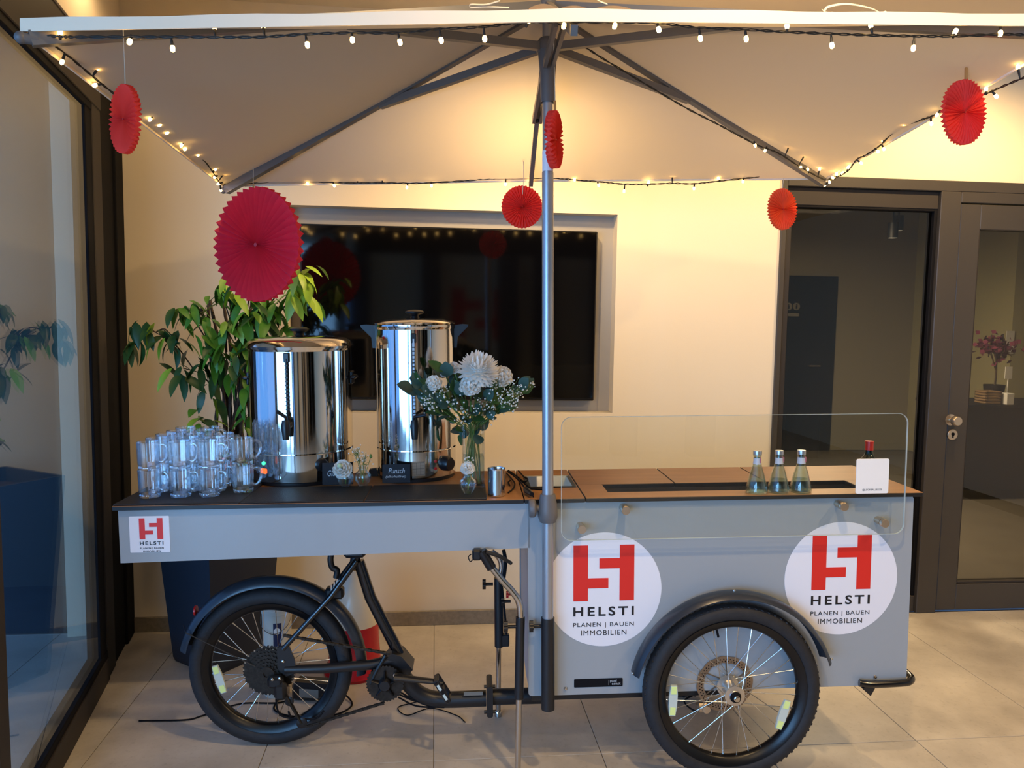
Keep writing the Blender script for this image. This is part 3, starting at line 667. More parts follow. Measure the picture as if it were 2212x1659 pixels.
# ---- wheels
def wheel(cu, cvv, cww, R, tread=True, disc_side=1, cassette=False, chrome_hub=True, reflect=(), valve=90):
    """tyre with rim, spokes and hub; axis along v"""
    tr = .029; Rc = R-tr
    prof = []
    for i in range(20):
        t = 2*pi*i/20; prof.append((Rc+tr*math.cos(t), tr*1.02*math.sin(t)))
    prof.append(prof[0])
    base = Matrix.Translation((cu, cvv, cww))
    tb = MB().lathe(prof, 72, 'y')
    for k in range(80 if tread else 0):
        a = 2*pi*k/80
        for sv in (-1, 1):
            M = Matrix.Rotation(-(a+sv*.02), 4, 'Y') @ Matrix.Translation((R-.0042, sv*.011, 0)) @ Matrix.Rotation(sv*.5, 4, 'X')
            tb.box((-.003, -.0085, -.0042), (.0008, .0085, .0036), M=M)
    ty = tb.build('wheel', M_rub, cart, base, ang=.6)
    ri_, ro_ = R-.079, R-.054
    MB().lathe([(ro_, -.021), (ro_+.004, -.024), (ri_+.006, -.016), (ri_, -.006), (ri_, .006), (ri_+.006, .016), (ro_+.004, .024), (ro_, .021), (ro_, -.021)], 72, 'y').build('rim', M_rim, ty)
    hr = .032 if chrome_hub else .03
    hp = [(0, -.058), (.010, -.058), (.010, -.045), (.017, -.044), (.020, -.040), (.034, -.038), (.034, -.034), (.021, -.030), (.019, .0), (.024, .028), (.038, .031), (.038, .036), (.016, .04), (.010, .045), (.010, .055), (0, .055)]
    if not chrome_hub: hp = [(r_*.9, y*.9) for r_, y in hp]
    MB().lathe(hp, 36, 'y').build('hub', M_hub if chrome_hub else M_black, ty)
    if chrome_hub:
        MB().lathe([(0, -.0645), (.008, -.064), (.0085, -.058), (0, -.058)], 6, 'y').build('axle_nut', M_chrome, ty)
        MB().lathe([(.0125, -.0585), (.019, -.0455), (.0185, -.0440), (.011, -.0440), (.0125, -.0585)], 30, 'y').build('bearing_seal', M_gasket, ty)
    n = 32
    for k in range(n):
        side = -1 if k % 2 == 0 else 1
        a_r = 2*pi*(k+.5)/n
        off = (.62 if (k//2) % 2 == 0 else -.62)
        a_h = a_r+off
        p0 = Vector((hr*math.cos(a_h), side*(.035 if chrome_hub else .030), hr*math.sin(a_h)))
        p1 = Vector(((ri_+.002)*math.cos(a_r), side*.003, (ri_+.002)*math.sin(a_r)))
        p2 = p1+(p0-p1).normalized()*.014
        MB().tube([p0, p2], .0013, 6).tube([p2, p1], .0024, 6).build('spoke', M_spoke, ty)
    a = rad(valve); MB().tube([(ri_*math.cos(a), 0, ri_*math.sin(a)), ((ri_-.03)*math.cos(a), 0, (ri_-.03)*math.sin(a))], .004, 8).build('valve', M_gasket, ty)
    for (an, rr, tilt) in reflect:
        a = rad(an); M = Matrix.Translation((rr*math.cos(a), -.022, rr*math.sin(a))) @ Matrix.Rotation(rad(tilt), 4, 'Y')
        el = [(-.010, -.052), (.010, -.052), (.014, -.02), (.014, .02), (.010, .052), (-.010, .052), (-.014, .02), (-.014, -.02)]
        rf = MB().prism(el, (0, .009, 0), (0, -.006, 0), (1, 0, 0), (0, 0, 1)).build('reflector', M_refl, ty, M)
        for z in (-.036, .036): MB().prism([(-.009, z-.013), (.009, z-.013), (.009, z+.013), (-.009, z+.013)], (0, .0016, 0), (0, -.0076, 0), (1, 0, 0), (0, 0, 1)).build('reflector_foil', M_refly, rf)
    return ty
fw = wheel(-.004, 0.0, .309, .304, reflect=((184, .206, 3), (-24, .187, 17)), valve=104)
bw = wheel(-.004, .56, .309, .304, valve=30)
RW = Vector((-1.602, .26, .322))
rw = wheel(RW.x, RW.y, RW.z, .29, False, chrome_hub=False, reflect=((190, .180, -16),), valve=-72)
# brake disc and caliper of the near wheel
dq = c(1566, 1478, .043)
def brake_disc(cu, cv_, cw_, r, par):
    mb = MB(); n = 72
    vs = []; fs = []
    for yy in (-.0012, .0012):
        for r_ in (r-.024, r):
            for k in range(n):
                rr = r_*(1+(.012*math.sin(12*2*pi*k/n) if r_ == r else .02*math.sin(12*2*pi*k/n)))
                vs.append((rr*math.cos(2*pi*k/n), yy, rr*math.sin(2*pi*k/n)))
    for k in range(n):
        k2 = (k+1) % n
        fs += [(k, k2, n+k2, n+k), (2*n+k, 3*n+k, 3*n+k2, 2*n+k2), (k, 2*n+k, 2*n+k2, k2), (n+k, n+k2, 3*n+k2, 3*n+k)]
    mb.add(vs, fs)
    for k in range(6):
        a = 2*pi*k/6; b_ = a+.5
        mb.tube([(.02*math.cos(a), 0, .02*math.sin(a)), ((r-.02)*math.cos(b_), 0, (r-.02)*math.sin(b_))], .005, 6, flat=.3)
    o = mb.build('brake_disc', M_disc, par, Matrix.Translation((cu, cv_, cw_)))
    return o
bd = brake_disc(dq.x, .046, dq.z, .098, cart)
hm = MB()
for k in range(48):
    a = 2*pi*k/48
    for j, rr in enumerate((.081, .088)):
        hm.lathe([(0, -.0016), (.0024, -.0016), (.0024, -.0012)], 6, 'y', (rr*math.cos(a+j*.06), 0, rr*math.sin(a+j*.06)))
ho = hm.build('vent_holes', M_gasket, bd); ho['kind'] = 'stuff'
q = c(1522, 1526, .05)
MB().box((q.x-.03, .035, q.z-.018), (q.x+.012, .065, q.z+.016), bev=.008).lathe([(0, .024), (.013, .025), (.014, .035), (0, .035)], 20, 'y', (q.x+.0, 0, q.z)).build('brake_caliper', M_knob, cart)
MB().tube(spline([c(1500, 1500, .12), c(1478, 1515, .10), c(1500, 1535, .08), c(1522, 1530, .06)], 6), .003, 8).build('brake_hose', M_gasket, cart)
MB().box((-.09, .07, .275), (.05, .11, .32), bev=.01).tube([(-.004, .03, .309), (-.004, .54, .309)], .010, 12).build('axle', M_black, cart)
def fender(cu, cv_, cw_, R, a0, a1, wid, m, name='fender', par=None, drop=.016):
    mb = MB(); n = 46; K = 9
    def ringp(a, s, rr):
        x = (s/(K-1)*2-1); r_ = rr-drop*x*x*abs(x); return (cu+r_*math.cos(a), cv_+x*wid/2, cw_+r_*math.sin(a))
    vs = []
    for L_ in (0, .0025):
        for i in range(n+1):
            a = rad(a0+(a1-a0)*i/n)
            for s in range(K): vs.append(ringp(a, s, R-L_))
    N1 = (n+1)*K; fs = []
    for i in range(n):
        for s in range(K-1):
            p = i*K+s; fs.append((p, p+1, p+K+1, p+K)); fs.append((N1+p, N1+p+K, N1+p+K+1, N1+p+1))
        fs.append((i*K, i*K+K, N1+i*K+K, N1+i*K)); p = i*K+K-1; fs.append((p, N1+p, N1+p+K, p+K))
    for e in (0, n*K):
        for s in range(K-1): fs.append((e+s, N1+e+s, N1+e+s+1, e+s+1) if e == 0 else (e+s, e+s+1, N1+e+s+1, N1+e+s))
    mb.add(vs, fs); return mb.build(name, m, par or cart)
ff = fender(-.002, .0, .305, .352, 17, 167, .075, M_fend)
for an in (166, 19): 
    a = rad(an); MB().ball((-.002+.353*math.cos(a), -.02, .305+.353*math.sin(a)), .004).build('rivet', M_chrome, ff)
MB().ball((-.002, -.005, .305+.354), .005).build('rivet', M_chrome, ff)
fender(-.002, .56, .305, .352, 17, 167, .075, M_fend)
rf_ = fender(RW.x+.008, RW.y, RW.z+.002, .333, -6, 167, .076, M_fend, drop=.028)
a = rad(152)
MB().tube([(RW.x, RW.y-.05, RW.z), (RW.x+.32*math.cos(a), RW.y-.042, RW.z+.32*math.sin(a)), (RW.x+.345*math.cos(a), RW.y, RW.z+.345*math.sin(a))], .002, 6).build('fender_stay', M_black, rf_)
q = c(421, 1319, .26)
MB().lathe([(0, 0), (.006, .002), (.018, .006), (.018, .012), (0, .012)], 16, 'x', (q.x-.006, q.y, q.z)).build('rear_reflector', M_redpl, rf_)
# ---- rear frame and drivetrain (pixel guided, real depths)
vf = .225
def cc(px, py, v=vf): return c(px, py, v)
MB().tube([cc(775, 1212, .26), cc(800, 1290, .26), cc(862, 1412, .26)], [.020, .021, .021], 14).build('seat_tube', M_blackg, cart)
for dv in (-.055, .055):
    MB().tube([cc(770, 1212, .26+dv*.4), cc(715, 1288, .26+dv), cc(612, 1402, .26+dv)], [.012, .010, .009], 10).build('seat_stay', M_blackg, cart)
    MB().tube([cc(616, 1446, .26+dv), cc(700, 1444, .26+dv), cc(800, 1436, .26+dv*.7), cc(850, 1425, .26+dv*.5)], [.014, .017, .018, .018], 10).build('chain_stay', M_black, cart)
MB().prism([(cc(x, y, .20).x, cc(x, y, .20).z) for x, y in ((598, 1400), (622, 1392), (636, 1425), (640, 1452), (618, 1462), (600, 1445))], (0, .008, 0), (0, .200, 0), (1, 0, 0), (0, 0, 1)).build('dropout_plate', M_black, cart)
MB().box((cc(716, 1285, .26).x-.02, .24, cc(716, 1285, .26).z-.012), (cc(716, 1285, .26).x+.045, .28, cc(716, 1285, .26).z+.03), bev=.008).tube([cc(722, 1270, .26), cc(772, 1205, .26)], .014, 10).build('stay_bridge', M_black, cart)
for i, (x, y) in enumerate(((716, 1271), (722, 1264), (728, 1257))):
    q = cc(x, y, .235); MB().box((q.x-.003, q.y, q.z-.012), (q.x+.003, q.y+.004, q.z+.012), M=None).build('bridge_slot', M_chrome, cart)
MB().tube([cc(765, 1225, .26), cc(770, 1190, .26)], .018, 14).box((cc(745, 1200, .26).x, .22, cc(745, 1200, .26).z), (cc(792, 1185, .26).x, .30, cc(745, 1192, .26).z+.02), bev=.01).build('seat_post_clamp', M_black, cart)
MB().tube(spline([cc(716, 1192, .24), cc(714, 1210, .24), cc(718, 1226, .24), cc(728, 1232, .24), cc(726, 1248, .24)], 5), [.011]*21, 10).build('spring_cable', M_plast, cart)
# cassette: stepped toothed sprockets
def sprocket(r, y, th, teeth):
    n = teeth*2; poly = [((r if k % 2 == 0 else r-.005)*math.cos(2*pi*k/n), (r if k % 2 == 0 else r-.005)*math.sin(2*pi*k/n)) for k in range(n)]
    return poly
cs = thing('tmp', None, None) if False else None
mb = MB()
for i, r_ in enumerate((.093, .083, .073, .062, .051, .041, .032)):
    mb.prism(sprocket(r_, 0, .002, int(r_*480)), (0, .0018, 0), (RW.x, RW.y-.034-i*.0042, RW.z), (1, 0, 0), (0, 0, 1))
mb.lathe([(.012, 0), (.026, 0), (.026, .03), (.012, .03)], 20, 'y', (RW.x, RW.y-.064, RW.z))
cas = mb.build('cassette', mat('oiled chain steel', S(58, 54, 50), .38, metal=.8, var=.3, scale=90), cart)
M_chain = MATS['oiled chain steel']
hm = MB()
for k in range(40):
    a = 2*pi*k/40+.1; r_ = .088 if k % 2 else .078
    hm.lathe([(0, -.0352-.0006), (.0028, -.0352-.0006), (.0028, -.034)], 6, 'y', (RW.x+r_*math.cos(a), RW.y, RW.z+r_*math.sin(a)))
ho = hm.build('sprocket_windows', M_knob, cas); ho['kind'] = 'stuff'
# derailleur
p0, p1, p2 = cc(600, 1478, .185), cc(625, 1515, .185), cc(652, 1562, .185)
MB().box((p0.x-.035, .170, p0.z-.012), (p0.x+.02, .205, p0.z+.03), bev=.01).tube([p0, p1], .012, 10, flat=.7).build('derailleur', M_plast, cart)
MB().tube([p1, p2], [.012, .009], 10, flat=.5).lathe([(0, -.004), (.012, -.004), (.019, -.002), (.019, .002), (.012, .004), (0, .004)], 22, 'y', p2).lathe([(0, -.004), (.010, -.004), (.016, -.002), (.016, .002), (.010, .004), (0, .004)], 22, 'y', p1).build('derailleur_cage', M_plast, cart)
for x, y in ((588, 1468), (604, 1466), (611, 1429)):
    q = cc(x, y, .168 if y > 1450 else .196); MB().lathe([(0, -.003), (.003, -.003), (.0055, -.001), (.0055, .003)], 12, 'y', q).build('bolt', M_chrome, cart)
MB().tube(spline([cc(596, 1500, .19), cc(600, 1535, .19), cc(620, 1550, .19), cc(680, 1552, .19), cc(700, 1535, .2)], 6), .0035, 8).build('shift_cable', M_gasket, cart)
# chain runs as links
def chain(a, b, name):
    n = int((b-a).length/.0127); d = (b-a)/n; mb = MB()
    for i in range(n):
        p = a+d*(i+.5); M = Matrix.Translation(p) @ Matrix(((d.normalized().x, 0, -d.normalized().z, 0), (0, 1, 0, 0), (d.normalized().z, 0, d.normalized().x, 0), (0, 0, 0, 1)))
        o = .0025 if i % 2 else 0
        mb.box((-.0072, -.004-o, -.0042), (.0072, -.0025-o, .0042), bev=.0012, M=M).box((-.0072, .0025+o, -.0042), (.0072, .004+o, .0042), bev=.0012, M=M)
    o = mb.build(name, M_chain, cart); o['kind'] = 'stuff'; return o
MOT = cc(832, 1476, .20)
chain(cc(612, 1372, .205)+Vector((0, 0, 0)), cc(842, 1412, .195), 'chain')
chain(cc(660, 1570, .185), cc(830, 1518, .195), 'chain')
MB().box((p0.x-.012, .165, p0.z-.055), (p0.x+.032, .20, p0.z+.01), bev=.012).build('derailleur_link', M_plast, cart)
# crank motor: chain ring, housing, spider
mb = MB(); R_ = .068
mb.prism(sprocket(R_, 0, 0, 34), (0, .003, 0), (MOT.x, .196, MOT.z), (1, 0, 0), (0, 0, 1)); mb.build('chain_ring', M_chain, cart)
mb = MB()
for k in range(5):
    a = 2*pi*k/5+.3; mb.tube([(MOT.x, .19, MOT.z), (MOT.x+.05*math.cos(a), .19, MOT.z+.05*math.sin(a))], [.012, .006], 8, flat=.5)
mb.lathe([(0, -.012), (.018, -.012), (.024, -.004), (.024, .004), (0, .004)], 24, 'y', (MOT.x, .188, MOT.z)).build('crank_spider', M_plast, cart)
MB().lathe([(0, .205), (.05, .205), (.058, .215), (.06, .30), (.05, .32), (0, .32)], 32, 'y', (MOT.x, 0, MOT.z)).prism([(cc(x, y, .22).x, cc(x, y, .22).z) for x, y in ((812, 1448), (846, 1410), (868, 1418), (892, 1446), (866, 1474), (850, 1502))], (0, .09, 0), (0, .215, 0), (1, 0, 0), (0, 0, 1)).build('motor_housing', M_plast, cart)
MB().tube([cc(833, 1415, .20), cc(812, 1452, .20), cc(800, 1478, .20)], [.006, .008, .006], 8).build('chain_guard', M_plast, cart)
q = cc(853, 1458, .185); MB().lathe([(0, -.004), (.006, -.004), (.008, 0), (0, 0)], 14, 'y', q).build('bolt', M_chrome, cart)
# crank arm and pedal
MB().tube([cc(852, 1462, .17), cc(900, 1468, .165), cc(957, 1474, .16)], [.022, .016, .013], 12, flat=.6).build('crank_arm', M_black, cart)
pa, pb = cc(940, 1462, .13), cc(972, 1512, .13); d = (pb-pa).normalized()
pm_ = Matrix.Translation((pa+pb)/2) @ Matrix(((d.z, 0, d.x, 0), (0, 1, 0, 0), (-d.x, 0, d.z, 0), (0, 0, 0, 1)))
pdl = MB().box((-.010, -.03, -.045), (.010, -.022, .045), bev=.003).box((-.010, .022, -.045), (.010, .03, .045), bev=.003).box((-.008, -.03, -.046), (.008, .03, -.034), bev=.003).box((-.008, -.03, .034), (.008, .03, .046), bev=.003).tube([(0, -.03, 0), (0, .04, 0)], .007, 10).build('pedal', M_plast, cart, pm_)
for z in (-.02, .02): MB().box((-.0045, -.0315, z-.011), (.0045, -.0302, z+.011)).build('pedal_reflector', M_refl, pdl)
# main tube to the cargo box, folding joint
MB().tube(spline([cc(868, 1456, .26), cc(895, 1490, .26), cc(925, 1507, .26), cc(965, 1511, .26), cc(1050, 1508, .26)], 6), .029, 16).build('main_tube', M_black, cart)
q = cc(1057, 1503, .26)
MB().prism(rrect(-.010, -.058, .012, .058, .008), (0, .10, 0), (q.x, .21, q.z), (1, 0, 0), (0, 0, 1)).build('hinge_plate', M_black, cart)
for dz in (-.048, .048): MB().tube([(q.x-.02, .235, q.z+dz), (q.x+.022, .235, q.z+dz)], .006, 6).build('bolt', M_plast, cart)
MB().tube([cc(1060, 1505, .26), cc(1180, 1502, .26)], .029, 16).build('main_tube', M_black, cart)
a, b = cc(1002, 1502, .232), cc(1043, 1493, .232)
lbp = MB().prism(rrect(a.x, a.z, b.x, b.z, .001), (0, -.0015, 0), (0, .2305, 0), (1, 0, 0), (0, 0, 1)).build('type_label', M_sign, cart)
# cables under the motor
for pts in ([(862, 1500), (900, 1515), (950, 1518)], [(860, 1506), (900, 1525), (960, 1528)], [(866, 1496), (890, 1508), (930, 1512)]):
    MB().tube(spline([cc(x, y, .24) for x, y in pts], 6), .003, 6).build('cable', M_gasket, cart)
# telescopic steering legs: near one with the chromed handlebar tube, far one behind
def leg(pxs, v, chrome, sleeve, foot):
    MB().tube(spline([c(x, y, v) for x, y in chrome], 6), .0115, 12).build('handlebar_tube', M_chrome, cart)
    MB().tube([c(*sleeve[0], v), c(*sleeve[1], v)], .0155, 14).build('leg_sleeve', M_black, cart)
    f = c(*foot, v); zf = -f.x*math.tan(ct_)
    MB().tube([c(*sleeve[1], v)+Vector((0, 0, .003)), Vector((f.x, v, zf+.003))], .0105, 14).lathe([(0, 0), (.015, 0), (.015, .02), (.0108, .025)], 14, 'z', (f.x, v, zf+.0005)).build('support_leg', M_chrome, cart)
leg(None, .028, [(1062, 1225), (1085, 1254), (1106, 1277), (1121, 1300), (1125, 1335)], ((1124, 1333), (1121, 1508)), (1118, 1659))
vb = .43
MB().tube([c(1077, 1248, vb), c(1078, 1396, vb)], .0175, 14).box((c(1070, 1396, vb).x, vb-.012, c(1070, 1396, vb).z), (c(1100, 1376, vb).x, vb+.012, c(1070, 1370, vb).z), bev=.004).build('leg_sleeve', M_black, cart)
f = c(1076, 1520, vb); zf = -f.x*math.tan(ct_)
MB().tube([c(1077, 1394, vb), Vector((f.x, vb, zf+.003))], .0105, 12).lathe([(0, 0), (.015, 0), (.015, .02), (.0108, .025)], 14, 'z', (f.x, vb, zf+.0005)).build('support_leg', M_chrome, cart)
MB().tube(spline([c(1078, 1250, vb), c(1083, 1225, vb), (c(1078, 1205, vb)), c(1062, 1190, vb)], 5), .011, 10).build('handlebar_tube', M_chrome, cart)
MB().tube(spline([c(1088, 1250, .40), c(1092, 1215, .40), c(1088, 1188, .40)], 5), .007, 8).tube(spline([c(1084, 1262, .40), c(1090, 1320, .40), c(1094, 1370, .40)], 5), .004, 8).build('brake_hose', M_gasket, cart)
# grip, brake lever
MB().tube([c(1040, 1190, .03), c(1062, 1227, .03)], .0165, 14).box((c(1020, 1200, .03).x, .02, c(1020, 1210, .03).z), (c(1040, 1186, .03).x, .05, c(1040, 1186, .03).z), bev=.006).build('grip', M_plast, cart)
MB().tube(spline([c(1050, 1192, .02), c(1080, 1202, .02), c(1103, 1216, .02)], 5), [.007]*8+[.006]*3, 8).ball(c(1103, 1216, .02), .0065).build('brake_lever', M_plast, cart)
MB().tube(spline([c(1018, 1197, .03), c(1012, 1203, .03), c(1016, 1213, .03), c(1024, 1206, .03)], 5), .0018, 6).build('cable', M_gasket, cart)
# star knobs
def knob(px, py, v, d=-1, m=M_plast, s=1.0):
    q = c(px, py, v); n = 12*4
    prof = []
    for k in range(n):
        a = 2*pi*k/n; r = (.0165+.0035*math.cos(4*a))*s; prof.append((r*math.cos(a), r*math.sin(a)))
    MB().prism(prof, (-.013*s, 0, 0), (q.x+.006*s, q.y, q.z), (0, 1, 0), (0, 0, 1)).tube([(q.x+.006*s, q.y, q.z), (q.x+.034*s, q.y, q.z)], .006*s, 10).build('star_knob', m, cart)
knob(1046, 1262, vb); knob(1093, 1354, .028); knob(1148, 1353, .02)
knob(1096, 1284, .40, m=M_redbag, s=.7); knob(1086, 1299, .40, s=.9)
# holder of the umbrella pole: black tube bolted to the body
PU, PV = -.626, .008
zb1, zb0 = c(1184, 1334, PV).z, c(1184, 1531, PV).z
MB().lathe([(.0225, zb0), (.0225, zb1), (.0195, zb1), (.0195, zb0), (.0225, zb0)], 28, 'z', (PU, PV, 0)).box((PU-.012, PV+.022, zb0+.05), (PU+.012, BV0-.0005, zb0+.09)).box((PU-.012, PV+.022, zb1-.09), (PU+.012, BV0-.0005, zb1-.05)).build('pole_socket', M_black, cart)
# glass guard with its stand-offs
a, b = c(1212, 1168, .012), c(1963, 893, .012)
gd = MB().prism(rrect(a.x, .8355, b.x, 1.2475, .035, 8), (0, .006, 0), (0, .012, 0), (1, 0, 0), (0, 0, 1)).build('glass_guard', M_glassp, cart)
rr = rrect(a.x, .8355, b.x, 1.2475, .035, 8); n = len(rr)
mb = MB(); eo = []; cxm, czm = (a.x+b.x)/2, (1.2475+.8355)/2
inn = rrect(a.x+.0012, .8367, b.x-.0012, 1.2463, .0338, 8)
vs = [(x, .0117, z) for x, z in rr]+[(x, .0183, z) for x, z in rr]+[(x, .0117, z) for x, z in inn]+[(x, .0183, z) for x, z in inn]
mb.add(vs, [q for i in range(n) for q in ((i, (i+1) % n, n+(i+1) % n, n+i), (i, 2*n+i, 2*n+(i+1) % n, (i+1) % n), (n+i, n+(i+1) % n, 3*n+(i+1) % n, 3*n+i), (2*n+i, 3*n+i, 3*n+(i+1) % n, 2*n+(i+1) % n))])
mb.build('polished_edge', M_glasse, gd)
for px, py in ((1352, 1103), (1257, 1144), (1824, 1095), (1912, 1131)):
    q = c(px, py, 0)
    MB().lathe([(0, -.014), (.0135, -.014), (.0145, -.012), (.0145, .0005), (.009, .002), (.009, .012), (0, .012)], 28, 'y', (q.x, .011-.0005, q.z)).lathe([(0, .0185), (.0125, .0185), (.0125, BV0-.0005), (0, BV0-.0005)], 28, 'y', (q.x, 0, q.z)).build('stand_off', M_knob, gd)
wbx('pane', (1.70, -RC+.002, 0.12), (3.54, -RC+.010, 2.37), M_glassp, w1, bev=0)
# ================================================================== umbrella
TOPW = 2.53
FL_, FR_, BR_, BL_ = Vector((-1.85, -.655, 2.205)), Vector((.587, -.665, 2.250)), Vector((.590, .680, 2.137)), Vector((-1.843, .692, 2.098))
FM_, BM_ = (FL_+FR_)/2+Vector((0, 0, .016)), (BL_+BR_)/2+Vector((0, 0, .006))
AP = Vector((PU, PV, TOPW))
umb = thing('parasol', 'large cream rectangular parasol on a silver pole clamped to the cart', 'parasol', CM)
# cloth: six panels between the ribs
mb = MB(); ring = [FL_, FM_, FR_, BR_, BM_, BL_]; NS = 14
def sagp(A, B, s, t):
    """s from edge (0) to apex (1), t along the edge"""
    E_ = A.lerp(B, t); l = (A-B).length
    E_ = E_+(AP-E_)*(0.022*4*t*(1-t)*l) if False else E_
    p = E_.lerp(AP, s); p.z -= .030*4*t*(1-t)*(1-s)*s*2*l; p.z -= .05*s*(1-s)
    return p
grid = {}
for k in range(6):
    A, B = ring[k], ring[(k+1) % 6]; vs = []; fs = []
    n = NS
    for i in range(n+1):
        for j in range(n+1):
            vs.append(sagp(A, B, i/n, j/n))
    for i in range(n):
        for j in range(n):
            a = i*(n+1)+j
            fs.append((a, a+1, a+n+2, a+n+1) if i < n-1 else (a, a+1, a+n+2))
    mb.add(vs, fs)
me = mb.mesh('canopy', M_cloth, ang=.9)
import bmesh
bm = bmesh.new(); bm.from_mesh(me); bmesh.ops.remove_doubles(bm, verts=bm.verts, dist=.0008)
bmesh.ops.recalc_face_normals(bm, faces=bm.faces); bm.to_mesh(me); bm.free()
cp = link('canopy', me, None, umb)
# hem band
mb = MB(); hm = []
for k in range(6):
    A, B = ring[k], ring[(k+1) % 6]
    for j in range(12): hm.append(sagp(A, B, 0, j/12))
n = len(hm); vs = []
for i, p in enumerate(hm):
    o = Vector((p.x-PU, p.y-PV, 0)).normalized(); wob = .0015*math.sin(i*1.7)
    fh = .022 if p.y < -.5 else .004
    vs += [p+o*.003+Vector((0, 0, fh+wob)), p+o*.004+Vector((0, 0, -.006)), p-o*.001+Vector((0, 0, -.006)), p-o*.001+Vector((0, 0, fh+wob))]
fs = []
for i in range(n):
    a, b = i*4, ((i+1) % n)*4
    for q in range(4): fs.append((a+q, b+q, b+(q+1) % 4, a+(q+1) % 4))
mb.add(vs, fs).build('hem', M_hem, umb)
# vent hood on the peak and tie ribbons on the top edge
def flat_bar(a, b, w, h, name='rib', m=M_rib, par=None):
    d = (b-a).normalized(); sd = d.cross(Vector((0, 0, 1))).normalized(); up = sd.cross(d)
    vs = []
    for p in (a, b):
        for x, y in ((-1, -1), (1, -1), (1, 1), (-1, 1)): vs.append(p+sd*x*w/2+up*y*h/2)
    return MB().add(vs, [(3, 2, 1, 0), (4, 5, 6, 7)]+[(i, (i+1) % 4, 4+(i+1) % 4, 4+i) for i in range(4)]).build(name, m, par or umb, smooth=False)
hubz = c(1183, 20, PV).z; runz = c(1183, 104, PV).z
for k, E_ in enumerate(ring):
    mid = k in (1, 4)
    top_ = Vector((PU, PV, hubz)); o = Vector((E_.x-PU, E_.y-PV, 0)).normalized()
    A = top_+o*.028
    e = E_+Vector((0, 0, -.019))-o*.015
    if mid:
        r = flat_bar(A, e, .016, .024)
        j = A.lerp(e, .55)
    else:
        r = flat_bar(A, e, .022, .032)
        j = A.lerp(e, .46)
        if E_.y > 0:
            xt = 820 if E_.x < PU else 1490; bt = min(range(20, 80), key=lambda i: abs(proj(CM @ A.lerp(e, i/100))[0]-xt)); j = A.lerp(e, bt/100)
    s0 = Vector((PU, PV, runz-(.06 if mid else 0)))+o*.035
    for sgn in (-1, 1) if mid else (0,):
        sd = o.cross(Vector((0, 0, 1)))*.012*sgn
        flat_bar(s0+sd, j+sd+Vector((0, 0, -.012)), .011 if mid else .020, .024, 'strut')
    MB().ball(j+Vector((0, 0, -.01)), .011, 10, 6).build('rib_joint', M_plast, umb)
    if not mid: MB().tube([e-o*.015, e+o*.018], .012, 12).ball(e+o*.018, .0135, 12, 8).build('rib_cap', M_dgrey, umb)
zp = c(1183, 372, PV).z
MB().lathe([(0, .28), (.0185, .28), (.0185, zp), (0, zp)], 28, 'z', (PU, PV, 0)).build('pole', M_pole, umb)
MB().lathe([(0, zp-.01), (.0165, zp-.01), (.0165, hubz+.02), (0, hubz+.02)], 28, 'z', (PU, PV, 0)).build('upper_pole', M_pole, umb)
za = c(1183, 326, PV).z; MB().lathe([(.0166, zp+.002), (.0174, zp+.002), (.0174, za), (.0166, za)], 28, 'z', (PU, PV, 0)).build('pole_label', M_white, umb)
MB().lathe([(.017, hubz-.03), (.030, hubz-.03), (.034, hubz), (.030, hubz+.02), (0, hubz+.03)], 24, 'z', (PU, PV, 0)).build('crown_hub', M_dgrey, umb)
zr1, zr0 = c(1183, 84, PV).z, c(1183, 222, PV).z
MB().lathe([(.0172, zr0+.012), (.022, zr0), (.0245, zr0+.09), (.030, zr0+.15), (.036, runz-.01), (.036, runz+.015), (.026, zr1), (.0172, zr1)], 28, 'z', (PU, PV, 0)).build('runner', M_dgrey, umb)
# clamp collar on the pole at counter height with its locking lever
zc0, zc1 = c(1185, 1132, PV-.02).z, c(1185, 1070, PV-.02).z
MB().lathe([(.0187, zc0), (.026, zc0+.002), (.033, zc0+.02), (.032, zc0+.045), (.0265, zc1-.01), (.0245, zc1), (.0187, zc1)], 28, 'z', (PU, PV, 0)).build('crank_collar', M_dgrey, umb)
ck = c(1155, 1098, PV)
MB().lathe([(-.012, 0), (-.026, 0), (-.034, .006), (-.034, .012), (-.03, .016), (0, .016)][::-1] if False else [(0, -.014), (.026, -.013), (.030, -.008), (.030, .004), (.024, .010), (.010, .012), (.010, .030), (0, .030)], 26, 'x', (ck.x-.006, ck.y, ck.z)).build('crank_knob', M_dgrey, umb)
# ribbons lying on the front hem
def ribbon(pts, name='tie_ribbon', w=.006):
    P = spline(pts, 6); vs = []; fs = []
    for i, p in enumerate(P):
        vs += [p+Vector((0, -w*.6, -w*.5)), p+Vector((0, w*.6, w*.5)), p+Vector((0, w*.6, w*.5+.0012)), p+Vector((0, -w*.6, -w*.5+.0012))]
    for i in range(len(P)-1):
        a, b = i*4, i*4+4
        for q in range(4): fs.append((a+q, b+q, b+(q+1) % 4, a+(q+1) % 4))
    fs += [(3, 2, 1, 0), (len(P)*4-4, len(P)*4-3, len(P)*4-2, len(P)*4-1)]
    MB().add(vs, fs).build(name, M_string, umb)
vr = -.655
def R_(px, py, v=vr): return c(px, py, v)
ribbon([R_(1780, 25), R_(1790, 15), R_(1830, 9), R_(1880, 18), R_(1906, 30), R_(1915, 26), R_(1895, 32), R_(1880, 34)])
ribbon([R_(1776, 22), R_(1795, 30), R_(1800, 28), R_(1830, 38), R_(1850, 43)])
ribbon([R_(1900, 30), R_(1925, 37), R_(1935, 36), R_(1950, 28)])
ribbon([R_(1080, 2), R_(1050, 10), R_(1017, 10), R_(1018, 16), R_(1050, 15), R_(1100, 17)], w=.004)
ribbon([R_(1290, 0), R_(1300, 5), R_(1312, 9)], w=.004)
